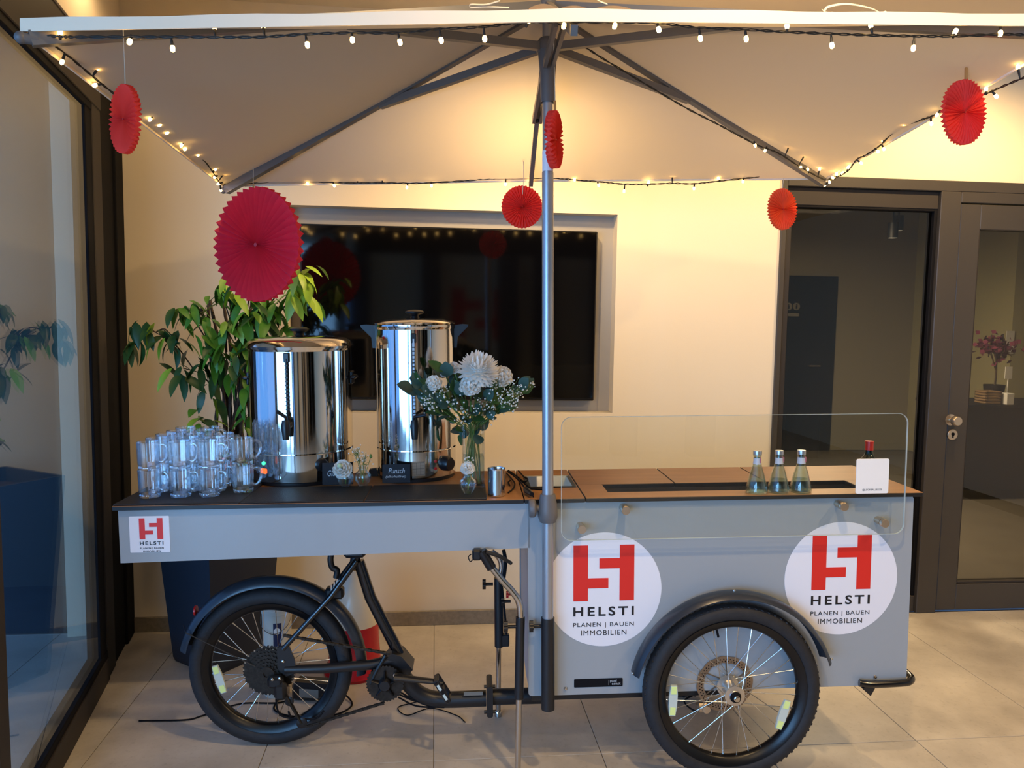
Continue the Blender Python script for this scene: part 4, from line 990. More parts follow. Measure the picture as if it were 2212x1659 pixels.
# folds of the top flap over the edge, their shadow put into the brown
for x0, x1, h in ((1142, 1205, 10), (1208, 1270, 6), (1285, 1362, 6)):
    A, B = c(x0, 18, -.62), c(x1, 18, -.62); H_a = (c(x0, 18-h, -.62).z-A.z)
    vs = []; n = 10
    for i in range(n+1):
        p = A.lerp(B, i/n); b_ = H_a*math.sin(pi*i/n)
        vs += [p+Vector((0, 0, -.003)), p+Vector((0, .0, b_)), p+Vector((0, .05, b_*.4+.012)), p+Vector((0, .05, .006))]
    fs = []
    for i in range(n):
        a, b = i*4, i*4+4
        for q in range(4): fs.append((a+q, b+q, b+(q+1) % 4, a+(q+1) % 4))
    MB().add(vs, fs).build('vent_fold', M_foldshade, umb)

# ================================================================== string lights
def string(name, label, wire, bulbs, A, B, dvec=(0, 0, 0), rb=.0050, twist=True):
    dvec = Vector(dvec)
    pw = [ept(x, y, A, B)+dvec for x, y in wire]
    o = Vector(pw[0])
    t = thing(name, label, 'string lights', CM @ Matrix.Translation(o), 'string lights under the parasol')
    pts = [p-o for p in spline(pw, 8)]
    a_ = [p+Vector((0, .0022*math.sin(i*1.1), .0022*math.cos(i*1.1))) for i, p in enumerate(pts)]
    b_ = [p-Vector((0, .0022*math.sin(i*1.1), .0022*math.cos(i*1.1))) for i, p in enumerate(pts)]
    MB().tube(a_, .0016, 6).tube(b_, .0016, 6).build('wire', M_wire, t)
    for x, y in bulbs:
        q = ept(x, y, A, B)+dvec-o
        near = min(pts, key=lambda p: (p-q).length)
        d = (near-q); L_ = max(d.length, 1e-4); d = d.normalized() if L_ > .004 else Vector((0, 0, 1))
        if L_ < .014: near = q+d*.016
        bu = MB().lathe([(0, -rb*1.5), (rb*.8, -rb), (rb, 0), (rb*.8, rb), (0, rb*1.4)], 8, 'z').build('bulb', M_bulb, t, Matrix.Translation(q) @ d.to_track_quat('Z', 'Y').to_matrix().to_4x4())
        MB().tube([q+d*rb*1.2, q+d*min(.016, (near-q).length), near], [.0034, .0030, .0014], 6).build('socket', M_wire, t)
A, B = FL_+Vector((0, .015, -.02)), FR_+Vector((0, .015, -.02))
string('string_lights', 'string lights along the front edge of the parasol', [(75, 75), (130, 79), (165, 80), (270, 80), (370, 80), (465, 80), (560, 80), (660, 74), (760, 71), (860, 71), (950, 63), (1045, 58), (1110, 50), (1160, 47), (1220, 47), (1330, 48), (1420, 50), (1510, 60), (1610, 64), (1700, 69), (1795, 73), (1885, 76), (1975, 78), (2060, 78), (2160, 74), (2230, 76)],
       [(87, 75), (130, 70), (280, 90), (373, 105), (463, 57), (568, 54), (664, 97), (761, 86), (864, 91), (953, 87), (1047, 84), (1143, 44), (1218, 56), (1328, 56), (1423, 64), (1513, 83), (1612, 84), (1700, 56), (1797, 98), (1881, 54), (1973, 104), (2064, 68), (2161, 72)], A, B, rb=.0056)
A, B = FL_+Vector((0.01, 0, -.02)), BL_+Vector((0.01, 0, -.02))
string('string_lights', 'string lights along the left edge of the parasol beside the window', [(85, 76), (140, 115), (200, 165), (250, 205), (300, 234), (340, 253), (375, 274), (400, 302), (425, 330), (450, 358), (475, 396)],
       [(134, 134), (212, 147), (205, 184), (324, 258), (345, 270), (361, 287), (405, 295), (392, 314), (400, 322), (427, 334), (465, 366), (485, 373), (464, 383), (472, 397), (477, 411)], A, B)
A, B = BL_+Vector((0, -.012, -.02)), BR_+Vector((0, -.012, -.02))
string('string_lights', 'string lights along the back edge of the parasol near the cream wall', [(484, 400), (600, 392), (660, 392), (740, 395), (826, 395), (900, 396), (985, 392), (1060, 386), (1100, 384), (1195, 385), (1245, 389), (1297, 393), (1350, 398), (1400, 398), (1452, 396), (1500, 397), (1555, 391), (1640, 382)],
       [(664, 397), (722, 401), (773, 384), (826, 384), (879, 405), (932, 401), (1092, 398), (1145, 393), (1241, 388), (1293, 400), (1348, 413), (1401, 394), (1452, 378), (1499, 407), (1552, 385), (1605, 392)], A, B)
A, B = FR_+Vector((-0.01, 0, -.02)), BR_+Vector((-0.01, 0, -.02))
string('string_lights', 'string lights along the right edge of the parasol above the glass door', [(1792, 390), (1830, 370), (1850, 345), (1870, 335), (1900, 315), (1940, 277), (1980, 262), (2010, 252), (2035, 240), (2085, 218), (2130, 202), (2165, 187), (2230, 160)],
       [(1782, 400), (1792, 393), (1799, 384), (1807, 376), (1820, 374), (1832, 362), (1860, 352), (1896, 327), (1909, 322), (1907, 303), (1953, 268), (2012, 267), (2024, 248), (2130, 193), (2152, 208), (2199, 145)], A, B)
A, B = Vector((PU+.06, PV-.07, hubz-.15)), BR_+Vector((-.02, -.05, -.06))
string('string_lights', 'string lights running along the rib to the back right corner', [(1250, 92), (1300, 125), (1400, 185), (1480, 232), (1550, 268), (1600, 295), (1640, 315), (1680, 330), (1720, 355), (1760, 378), (1783, 389)],
       [(1631, 314), (1653, 325), (1705, 314), (1738, 335), (1730, 361), (1745, 366), (1770, 366)], A, B)

# ================================================================== paper fans
def fan(label, m, px, py, Pdepth, R, yaw, tilt, strpts, peg=False, N_=36, thick=.02, roll=0):
    """accordion folded tissue rosette hanging at photo position px,py and cart depth Pdepth"""
    q = c(px, py, Pdepth)
    mt = CM @ Matrix.Translation(q) @ Matrix.Rotation(rad(roll), 4, 'Y') @ Matrix.Rotation(rad(yaw), 4, 'Z') @ Matrix.Rotation(rad(tilt), 4, 'X')
    t = thing('paper_fan', label, 'paper fan', mt, 'red paper fans hanging from the parasol')
    vs = []; fs = []; rr = [.03, .10, .35, .62, .86, .97, 1.0]
    n = 2*N_
    for s_ in (-1, 1):
        base = len(vs)
        for j, f in enumerate(rr):
            for k in range(n):
                a = 2*pi*k/n; up = (k % 2 == 0)
                amp = thick*(.35+.65*min(1, f*1.4))
                y = (amp if up else .12*amp)*s_ * (1-.25*max(0, f-.86)/.14)
                r = R*f*(1.0 if (up or f < .97) else .975)
                if f == 1.0: r = R*(1.0 if up else .972); 
                vs.append((r*math.cos(a), y, r*math.sin(a)))
        for j in range(len(rr)-1):
            for k in range(n):
                a_, b_ = base+j*n+k, base+j*n+(k+1) % n
                fs.append((a_, b_, b_+n, a_+n) if s_ > 0 else (a_, a_+n, b_+n, b_))
    L = len(rr); B2 = L*n
    for k in range(n): 
        a_, b_ = (L-1)*n+k, (L-1)*n+(k+1) % n; fs.append((a_, b_, b_+B2, a_+B2))
    MB().add(vs, fs).build('pleated_paper', m, t, ang=.25)
    MB().lathe([(0, -thick*.5), (R*.035, -thick*.45), (R*.035, thick*.45), (0, thick*.5)], 14, 'y').build('centre_button', M_redpl, t)
    inv = mt.inverted() @ CM
    P = [inv @ c(x, y, v) for x, y, v in strpts]
    MB().tube(P, .0012, 6).build('hanging_string', M_string, t)
    if peg:
        a_ = P[-1]; b_ = P[-1]+(P[0]-P[-1]).normalized()*.045
        MB().tube([a_-(b_-a_)*.25, b_], .0045, 4).build('peg', M_peg, t)
    return t
fan('deep pink red paper fan, the largest, hanging in front of the potted plant', M_paper2, 556, 529, .38, .205, -30, 0, [(547, 362, .40), (547, 400, .39), (548, 425, .385)], True, 42, .022)
fan('red paper fan at the far left beside the dark window frame', M_paper, 270, 258, -.45, .083, -46, 0, [(266, 62, -.60), (270, 150, -.47), (271, 187, -.45)], False, 40, .012)
fan('red paper fan seen nearly edge-on against the silver pole', M_paper, 1197, 302, -.045, .086, 72, 0, [(1196, 90, -.04), (1199, 205, -.045), (1199, 250, -.045)], True, 34, .016)
fan('round red paper fan seen face-on in front of the screen', M_paper, 1128, 447, .60, .083, 10, 0, [(1130, 300, .58), (1131, 385, .59), (1129, 420, .58)], False, 36, .012)
fan('orange red paper fan hanging left of the glass partition', M_paper3, 1690, 452, .60, .082, 28, 0, [(1693, 385, .60), (1691, 400, .6), (1690, 425, .6)], False, 38, .012)
fan('red paper fan at the upper right of the parasol', M_paper, 2082, 243, -.35, .087, 22, 0, [(2088, 105, -.38), (2089, 150, -.36), (2087, 176, -.35)], True, 40, .012, roll=6)

# ================================================================== things on the counter
ZT = TW1+.0002
ZM = TW1+.0068
# black mats
MATP = (((-2.028, .0365), (-1.6275, .515), 'black felt mat under the stacked glass mugs'), ((-1.6255, .0365), (-1.2275, .262), 'black felt mat in front of the wide urn'), ((-1.2255, .0365), (-.825, .262), 'black felt mat in front of the tall urn and vase'))
for a, b, lb in MATP:
    o = MB().box((0, 0, 0), (b[0]-a[0], b[1]-a[1], .006), bev=.0025).build('counter_mat', M_matb, None, at_c(a[0], a[1], ZT)); tag(o, lb, 'mat', 'black mats on the counter')
# mugs
mp = [(0, .0), (.0325, .0), (.0340, .003), (.0345, .010), (.0325, .013), (.0350, .020), (.0358, .050), (.0365, .086), (.0372, .092), (.0358, .0935), (.0345, .092), (.0338, .086), (.0328, .05), (.0318, .018), (.029, .012), (0, .0105)]
mug_me = MB().lathe(mp, 60, facet=.05, nf=10).mesh('glass_mug', M_mug)
hpts = spline([(.0345, 0, .080), (.050, 0, .082), (.060, 0, .070), (.061, 0, .052), (.054, 0, .034), (.043, 0, .024), (.034, 0, .026)], 5)
hnd_me = MB().tube(hpts, .0042, 10, flat=1.3).mesh('handle', M_mug)
cols_ = ('first', 'second', 'third', 'fourth'); rows_ = ('front', 'second', 'third', 'fourth', 'back')
for ci in range(4):
    for ri2 in range(5):
        u = -1.952+ci*.0985+random.uniform(-.004, .004); v = .138+ri2*.084+random.uniform(-.002, .002)
        if ci == 3:
            v += .052; u -= .004
            if ri2 >= 3: continue
        if ci == 2 and ri2 == 4: u -= .0
        an = random.uniform(-.25, .15)
        for lv in range(2):
            if math.hypot(u+1.512, v-.462) < .187+.068: continue
            m_ = link('glass_mug', mug_me, None, None, at_c(u+lv*random.uniform(-.001, .001), v, ZM+.0003+lv*.0895 if False else ZM+.0003+lv*.0937, an+lv*.1))
            tag(m_, 'clear glass mug, %s layer, %s column from the left, %s row' % ('lower' if lv == 0 else 'upper', cols_[ci], rows_[ri2]), 'mug', 'stacked clear glass mugs')
            link('handle', hnd_me, None, m_)

# urns
def urn(u, v, r, h, label, knobw, rot, wide):
    t = thing('hot_drink_urn', label, 'urn', at_c(u, v, ZT), 'hot drink urns on the counter')
    hs = .115
    MB().lathe([(0, .0), (r-.006, .0), (r-.006, .012), (r-.002, .014)], 64).build('base_ring', M_plast, t)
    MB().lathe([(r-.004, .0135), (r, .015), (r, .0165), (r, hs-.0045), (r, hs-.003), (r-.003, hs), (r, hs+.003), (r, hs+.0045), (r, h-.0215), (r, h-.02), (r+.003, h-.016), (r+.003, h-.004), (r-.004, h), (r-.012, h-.002)], 96).build('tank', M_urn, t)
    if wide:
        lp_ = [(r+.008, h-.012), (r+.010, h-.004), (r+.006, h+.003), (r-.002, h+.014), (r-.02, h+.024), (r*.6, h+.030), (r*.25, h+.033), (0, h+.033)]
    else:
        lp_ = [(r+.002, h-.002), (r+.004, h+.003), (r-.006, h+.009), (r*.6, h+.018), (r*.25, h+.021), (0, h+.021)]
    ld = MB().lathe(lp_, 96).build('lid', M_urnl, t)
    hk = lp_[-1][1]
    MB().lathe([(0, 0), (.018, 0), (.014, .008), (.018, .013), (.034, .018), (.036, .025), (.024, .031), (0, .032)], 28, 'z', (0, 0, hk)).build('lid_knob', M_plast, ld)
    # side grips
    for sx in (-1, 1):
        if wide:
            MB().box((sx*(r-.002), -.035, h-.13), (sx*(r+.022), .035, h-.115), bev=.006).box((sx*(r-.002), -.03, h-.15), (sx*(r+.008), .03, h-.10), bev=.004).build('side_handle', M_plast, t)
        else:
            MB().prism([(sx*(r-.002), h-.09), (sx*(r+.008), h-.09), (sx*(r+.012), h-.05), (sx*(r+.050), h-.012), (sx*(r+.052), h-.004), (sx*(r+.03), h-.002), (sx*(r-.002), h-.006)][::(-1 if sx > 0 else 1)], (0, .05, 0), (0, -.025, 0), (1, 0, 0), (0, 0, 1)).build('side_handle', M_plast, t)
    return t, hs
t1, hs = urn(-1.512, .462, .187, .503, 'wide stainless steel drink urn with domed lid, left of the two', 1, 0, True)
def polar(r, a, z): return Vector((r*math.sin(a), -r*math.cos(a), z))
def fittings(t, r, h, ga, zs, ze, gauge_m, lever):
    a = ga
    M = Matrix.Rotation(a, 4, 'Z')
    G = MB().box((-.010, -r-.012, ze-.035), (.010, -r+.001, ze), bev=.003).box((-.008, -r-.010, zs), (.008, -r+.001, zs+.02), bev=.003).build('gauge_clip', M_plast, t, M)
    MB().tube([(0, -r-.0085, zs+.01), (0, -r-.0085, ze-.02)], .0045, 10).build('gauge_tube', gauge_m, t, M)
    nb = MB()
    z = zs+.03
    while z < ze-.04: nb.box((-.005, -r-.0145, z), (.005, -r-.0125, z+.004)); z += .014
    o = nb.build('gauge_marks', M_plast, t, M); o['kind'] = 'stuff'
    zt = zs-.012
    MB().tube([(0, -r+.001, zt), (0, -r-.038, zt)], .012, 16).tube([(0, -r-.036, zt+.022), (0, -r-.040, zt), (0, -r-.041, zt-.045)], [.013, .016, .011], 16).build('tap', M_plast, t, M)
    MB().tube([(0, -r-.036, zt+.022), (0, -r-.038, zt+.034), (lever[0], -r-.058, zt+.034+lever[1])], [.006, .007, .0085], 10, flat=.8).build('tap_lever', M_plast, t, M)
# wide urn: gauge seen at px 650
fittings(t1, .187, .503, rad(-2), .235, .48, M_plast, (-.022, .022))
def on_urn(t, r, a, z, mbuild, name, m):
    return mbuild.build(name, m, t, Matrix.Rotation(a, 4, 'Z') @ Matrix.Translation((0, -r, z)))
on_urn(t1, .187, rad(-35), .082, MB().lathe([(0, -.005), (.006, -.004), (.007, 0), (0, 0)], 14, 'y'), 'pilot_lamp', M_green)
on_urn(t1, .187, rad(-35), .054, MB().box((-.014, -.006, -.009), (.014, .004, .009), bev=.003), 'rocker_switch', M_orange)
on_urn(t1, .187, rad(32), .075, MB().lathe([(0, -.02), (.018, -.019), (.021, -.012), (.024, -.002), (.024, .003), (0, .003)], 24, 'y'), 'thermostat_dial', M_plast)
t2, hs = urn(-1.083, .464, .149, .578, 'tall narrow stainless steel drink urn with black ears, right of the two', 1, 0, False)
fittings(t2, .149, .578, rad(2), .225, .545, M_gauge, (.045, .012))
on_urn(t2, .149, rad(48), .062, MB().lathe([(0, -.030), (.022, -.029), (.026, -.022), (.028, -.004), (.028, .006), (0, .006)], 28, 'y'), 'thermostat_dial', M_plast)
on_urn(t2, .149, rad(31), .075, MB().lathe([(0, -.004), (.005, -.003), (.006, 0), (0, 0)], 12, 'y'), 'pilot_lamp', M_redpl)
on_urn(t2, .149, rad(31), .048, MB().lathe([(0, -.004), (.005, -.003), (.006, 0), (0, 0)], 12, 'y'), 'pilot_lamp', M_redpl)
pl = on_urn(t2, .1505, rad(6), .052, MB().box((-.024, -.0006, -.026), (.024, .0004, .026)), 'rating_plate', M_knob)
ln = MB()
for i in range(5): ln.box((-.022, -.0012, -.022+i*.011), (.022, -.0006, -.0212+i*.011))
for i in range(4): ln.box((-.022+i*.0145, -.0012, -.022), (-.0214+i*.0145, -.0006, .0225))
ln.build('printed_grid', M_ink, pl)
for sx, sy in ((-1, -1), (1, -1), (0, 1)): MB().box((sx*.11-.02, sy*.09-.02, -.0), (sx*.11+.02, sy*.09+.02, .012), bev=.003).build('foot', M_plast, t2) if False else None
MB().prism([(-.02, 0), (.02, 0), (.012, .03), (-.014, .026)], (0, .02, 0), (-.165, -.02, .001), (1, 0, 0), (0, 0, 1)).build('foot', M_plast, t2)

# chalk signs
def chalk(px0, py0, px1, py1, v, name, lab, words, yaw=0):
    a, b = c(px0, py1, v), c(px1, py0, v); w, h = b.x-a.x, b.z-a.z
    t = thing(name, lab, 'sign', at_c((a.x+b.x)/2, v, ZM+.0005, rad(yaw)), 'chalk signs on the counter')
    tl = Matrix.Rotation(rad(-8), 4, 'X')
    bd = MB().box((-w/2, 0, .001), (w/2, .004, h), bev=.0012).build('board', M_slate, t, tl)
    MB().prism([(-.0, .001), (.03, .001), (.006, h*.6)], (.006, 0, 0), (-.003, .006, 0), (0, 1, 0), (0, 0, 1)).build('stand', M_slate, t)
    for s_, x0, x1, y0, y1 in words:
        text_obj('lettering', s_, M_chalk, bd, (0, -.0003, 0), (1, 0, 0), (0, 0, 1), -w/2+x0*w, -w/2+x1*w, y0*h, y1*h, shear=.25, thick=.0005)
chalk(826, 1006, 886, 1047, .285, 'chalk_sign', 'small chalk sign reading Punsch in front of the tall urn', [('Punsch', .22, .80, .52, .80), ('(alkoholfrei)', .12, .84, .26, .42)])
chalk(697, 1003, 762, 1052, .27, 'chalk_sign', 'small chalk sign behind the white bloom in front of the wide urn', [('Gl\u00fchwein', .17, .85, .40, .66)], 6)

# flowers
def bloom(mb, p, R, n, wid, up=(0, 0, 1), open_=1.0, cup=.35, lift=.0):
    """petals placed on a spiral over a ball"""
    up = Vector(up).normalized(); sx = up.orthogonal().normalized(); sy = up.cross(sx)
    for i in range(n):
        t = (i+.5)/n; ph = math.acos(1-2*t*open_*.62); a = i*2.39996
        d = (sx*math.cos(a)+sy*math.sin(a))*math.sin(ph)+up*math.cos(ph)
        tan = (sx*-math.sin(a)+sy*math.cos(a))
        nn = tan.cross(d).normalized()
        r0, r1 = R*.25, R*(.80+.2*t)*random.uniform(.93, 1.04)
        w = wid*R*(.6+.5*t)
        pts = []
        for f, wf, lf in ((0, .5, 0), (.55, 1.0, -.10), (.88, .85, -.04), (1.0, .25, .06)):
            cpt = p+d*(r0+(r1-r0)*f)-nn*R*lf*cup*2+up*lift*R*f
            pts += [cpt-tan*w*wf*.5+nn*w*cup*.35*wf, cpt+nn*0, cpt+tan*w*wf*.5+nn*w*cup*.35*wf]
        fs = []
        for k in range(3):
            for q in range(2): fs.append((k*3+q, k*3+q+1, k*3+q+4, k*3+q+3))
        mb.add(pts, fs)
def budvase(u, v, label, kind, seed, s=1.0):
    random.seed(seed)
    t = thing('bud_vase', label, 'vase', at_c(u, v, ZM+.0004), 'small round glass bud vases')
    k = s
    MB().lathe([(0, 0), (.013*k, 0), (.016*k, .004*k), (.026*k, .018*k), (.030*k, .032*k), (.027*k, .045*k), (.017*k, .055*k), (.0125*k, .060*k), (.0125*k, .070*k), (.016*k, .075*k), (.0145*k, .075*k), (.011*k, .069*k), (.011*k, .060*k), (.0155*k, .053*k), (.0255*k, .044*k), (.0282*k, .032*k), (.024*k, .018*k), (.013*k, .006*k), (0, .005*k)], 40, facet=.09, nf=10).build('vase_body', M_vase, t)
    return t
def posy(t_, name, label, cat, base, kind):
    pass
tb1 = budvase(-1.318, .235, 'small fluted glass bud vase holding the white bloom beside the chalk sign', 'r', 3)
o = thing('ranunculus', 'white round bloom in the bud vase in front of the wide urn', 'flower', at_c(-1.318, .235, ZM+.012))
q = c(740, 1013, .225)-Vector((-1.318, .235, ZM+.012))
mb = MB(); bloom(mb, q, .037, 46, .75, up=(-.25, -.75, .6), cup=.5); bloom(mb, q, .029, 30, .7, up=(-.25, -.75, .6), cup=.5); mb.build('flower_head', M_petal, o)
mb = MB(); mb.ball(q+Vector((-.25, -.75, .6))*.026, .009, 10, 6); mb.build('flower_heart', M_petalc, o)
MB().tube(spline([(0, 0, .0), (.002, 0, .045), q*.9+Vector((0, .01, -.01)), q], 5), .0022, 6).build('stem', M_stem, o)
tb2 = budvase(-1.259, .245, 'small fluted glass bud vase with fine white sprigs right of the white bloom', 'g', 5)
def sprigs(name, label, m4, tips, nball, seed, spread, base=(0, 0, 0), bud=None, r=.0025):
    random.seed(seed)
    o = thing(name, label, 'flower', m4)
    st = MB(); bl = MB()
    for tp in tips:
        tp = Vector(tp); st.tube(spline([base, Vector(base).lerp(tp, .55)+Vector((0, 0, .01)), tp], 5), .0009, 5)
        for i in range(nball):
            e = tp+Vector((random.gauss(0, spread), random.gauss(0, spread), random.gauss(0, spread)))
            st.tube([tp-(tp-Vector(base))*.12, e], .0005, 4, caps=False); bl.ball(e, random.uniform(.6, 1.2)*r, 6, 4)
    a = st.build('stem', M_stem, o); b = bl.build('tiny_blossoms', M_petal, o); b['kind'] = 'stuff'
    if bud:
        MB().tube([base, bud], .0010, 5).lathe([(0, -.008), (.005, -.004), (.0055, .0), (.002, .007), (0, .009)], 8, 'z', bud).build('green_bud', M_stem, o)
    return o
sprigs('gypsophila', 'fine white sprigs with a green bud in the middle bud vase', at_c(-1.259, .245, ZM+.012), [(-.012, 0, .085), (-.028, .005, .105), (.004, 0, .075), (-.018, -.005, .115), (.01, 0, .095)], 15, 11, .010, bud=(.030, 0, .095))
tb3 = budvase(-.887, .105, 'small fluted glass bud vase in front of the square glass vase', 'r', 9, .98)
o = thing('ranunculus', 'white bloom in the bud vase in front of the square glass vase', 'flower', at_c(-.887, .105, ZM+.012))
q = c(1010, 1011, .10)-Vector((-.887, .105, ZM+.012))
mb = MB(); bloom(mb, q, .026, 40, .75, up=(-.1, -.6, .7), cup=.5); bloom(mb, q, .019, 24, .7, up=(-.1, -.6, .7), cup=.5); mb.build('flower_head', M_petal, o)
MB().tube(spline([(0, 0, .0), (.001, 0, .04), q], 5), .0020, 6).tube(spline([(0, 0, .0), (.006, 0, .04), (.016, 0, .07)], 5), .0015, 6).build('stem', M_stem, o)
sprigs('gypsophila', 'tiny white sprigs behind the bloom of the right bud vase', at_c(-.887, .105, ZM+.012), [(-.006, .01, .098), (.014, .012, .096), (.004, .01, .104)], 7, 21, .006, base=(0, .004, 0))

# square vase and bouquet
VU, VVv = -.868, .232
vh = c(1016, 921, .20).z-ZT; hwv = .039
t = thing('square_vase', 'tall square clear glass vase holding the white bouquet', 'vase', at_c(VU, VVv, ZM+.0004, rad(3)))
def shell(hw_, h_, th, z0=0):
    o_, i_ = rrect(-hw_, -hw_, hw_, hw_, .006, 3), rrect(-hw_+th, -hw_+th, hw_-th, hw_-th, .004, 3); n_ = len(o_)
    vs = [(x, y, 0) for x, y in o_]+[(x, y, h_) for x, y in o_]+[(x, y, h_) for x, y in i_]+[(x, y, .012) for x, y in i_]
    fs = [q_ for i in range(n_) for q_ in ((i, (i+1) % n_, n_+(i+1) % n_, n_+i), (n_+i, n_+(i+1) % n_, 2*n_+(i+1) % n_, 2*n_+i), (2*n_+i, 2*n_+(i+1) % n_, 3*n_+(i+1) % n_, 3*n_+i))]
    fs += [tuple(range(n_))[::-1], tuple(range(3*n_, 4*n_))]
    return MB().add(vs, fs)
shell(hwv, vh, .003).build('vase_wall', M_vase, t)
MB().box((-hwv+.0035, -hwv+.0035, .0125), (hwv-.0035, hwv-.0035, vh*.48)).build('water', M_water, t, smooth=False)
bq = thing('flower_bouquet', 'bouquet of white chrysanthemum, roses, baby breath and eucalyptus in the square vase', 'bouquet', at_c(VU, VVv, ZM+.014))
bo0 = Vector((VU, VVv, ZM+.014))
def B_(px, py, v=.20): return c(px, py, v)-bo0
random.seed(17)
neck = B_(1020, 935, VVv)
heads = [(1034, 797, .15, .078, 'chrysanthemum'), (1016, 832, .13, .041, 'rose'), (936, 827, .15, .031, 'rose'), (1084, 812, .20, .044, 'rose'), (980, 795, .22, .026, 'rose'), (960, 805, .24, .018, 'rose')]
for i, (px, py, v, R, kd) in enumerate(heads):
    p = B_(px, py, v)
    mb = MB()
    if kd == 'chrysanthemum':
        for f, nn, ww in ((1.0, 150, .15), (.94, 120, .15), (.84, 90, .15), (.7, 60, .16), (.5, 40, .18)): bloom(mb, p, R*f, nn, ww, up=(.1, -.45, .85), cup=.15, open_=1.25)
        mb.ball(p, R*.45, 12, 8)
        o = mb.build('chrysanthemum', M_petal, bq)
    else:
        upv = (p-neck).normalized()+Vector((0, -.7, 0))
        for f, nn in ((1.0, 44), (.85, 36), (.68, 26), (.5, 16)): bloom(mb, p, R*f, nn, .60, up=upv, cup=.6, open_=1.1)
        mb.ball(p, R*.42, 10, 6)
        o = mb.build('rose', M_petal, bq)
    foot_ = Vector((random.uniform(-.022, .022), random.uniform(-.02, .02), .0))
    MB().tube(spline([foot_, neck+Vector((random.uniform(-.01, .01), random.uniform(-.01, .01), 0)), neck.lerp(p, .5), p], 6), .0028, 7).build('stem', M_stem, bq)
for k in range(14):
    a = random.uniform(0, 6.28); foot_ = Vector((.026*math.cos(a), .022*math.sin(a), .0)); tip = neck+Vector((-.12*math.cos(a)*random.uniform(.5, 1), -.05*math.sin(a), random.uniform(.05, .15)))
    MB().tube(spline([foot_, neck+Vector((random.uniform(-.01, .01), random.uniform(-.01, .01), 0)), tip], 6), .0018, 6).build('stem', M_stem, bq)
# eucalyptus leaves
def leaf_mesh(name, L, Wd, m, fold=.15, droop=.25, n=6, tip=1.0):
    vs = []; fs = []
    for i in range(n+1):
        t = i/n; w = Wd*.5*(math.sin(pi*min(1, t**.8))**.75 if tip < 1.5 else math.sin(pi*t)**.6)*(1 if t < 1 else 0)
        w = max(w, .0006); z = -droop*L*t*t
        vs += [(L*t, -w, z+fold*w), (L*t, 0, z-.0), (L*t, w, z+fold*w)]
    for i in range(n):
        for q in range(2): fs.append((i*3+q, i*3+q+1, i*3+q+4, i*3+q+3))
    return MB().add(vs, fs).mesh(name, m, ang=1.2)
eu = [leaf_mesh('leaf', .040, .036, M_euc, tip=2), leaf_mesh('leaf', .034, .026, M_euc), leaf_mesh('leaf', .046, .030, M_leaf[2])]
def orient(p, d, up, s=1.0):
    d = d.normalized(); y = up.cross(d)
    if y.length < 1e-4: y = Vector((0, 1, 0)).cross(d)
    y.normalize(); z = d.cross(y)
    return Matrix(((d.x*s, y.x*s, z.x*s, p.x), (d.y*s, y.y*s, z.y*s, p.y), (d.z*s, y.z*s, z.z*s, p.z), (0, 0, 0, 1)))
leafpx = [(905, 835), (912, 850), (930, 855), (925, 840), (925, 870), (935, 860), (900, 845), (965, 808), (1062, 822), (1020, 862), (1000, 870), (995, 850), (1010, 885), (960, 880), (950, 893), (973, 903), (980, 912), (1000, 920), (1000, 935), (1040, 935), (1035, 925), (1060, 900), (1075, 890), (1050, 830), (1062, 840), (1055, 870), (1032, 850), (990, 825), (985, 840), (1010, 905), (1025, 900), (1045, 890), (1090, 880), (1100, 860), (970, 860), (955, 865), (1120, 838), (1130, 845), (985, 880), (1030, 870), (1068, 855)]
for i, (x, y) in enumerate(leafpx*3):
    v = random.uniform(.15, .30); p = B_(x+random.uniform(-8, 8), y+random.uniform(-8, 8), v)
    d = (p-neck)+Vector((random.uniform(-.08, .08), random.uniform(-.10, .02), random.uniform(-.08, .08)))
    link('leaf', eu[i % 3], None, bq, orient(p, d, Vector((random.uniform(-.6, .6), random.uniform(-1, -.2), random.uniform(0, 1))), random.uniform(1.0, 1.5)))
# baby's breath clouds
st = MB(); bl = MB()
clouds = [(925, 862, 16, 34), (955, 850, 20, 30), (985, 870, 18, 22), (1040, 875, 20, 26), (1080, 850, 24, 44), (1100, 870, 22, 40), (1115, 845, 16, 26), (1010, 900, 22, 22), (1060, 890, 18, 20), (1130, 838, 8, 8), (1150, 832, 6, 6), (1075, 825, 16, 20), (930, 880, 14, 16), (900, 820, 6, 3)]
for x, y, s_, n_ in clouds:
    ctr = B_(x, y, .17)
    for i in range(int(n_*1.5)):
        e = B_(x+random.gauss(0, s_*.6), y+random.gauss(0, s_*.6), random.uniform(.11, .24))
        bl.ball(e, random.uniform(.0018, .0036), 6, 4)
        b0 = ctr.lerp(neck, .25); st.tube([b0, e], .0005, 4, caps=False)
    st.tube([neck, ctr.lerp(neck, .25)], .0012, 5, caps=False)
o = bl.build('tiny_blossoms', M_petal, bq); o['kind'] = 'stuff'
o = st.build('fine_twigs', M_stem, bq); o['kind'] = 'stuff'

# steel cup
a, b = c(1054, 1040, .072), c(1092, 1040, .072); r_ = (b.x-a.x)/2
o = MB().lathe([(0, .0), (r_*.93, .0), (r_*.99, .002), (r_, .004), (r_, .0045), (r_, .0885), (r_, .09), (r_*1.02, .094), (r_*.98, .094), (r_*.94, .09), (r_*.88, .006), (0, .005)], 48).build('steel_cup', mat('satin steel', S(205, 205, 205), .14, metal=1.0), None, at_c((a.x+b.x)/2, .095, ZT+.0003)); tag(o, 'small straight steel cup between the vase and the pole', 'cup')
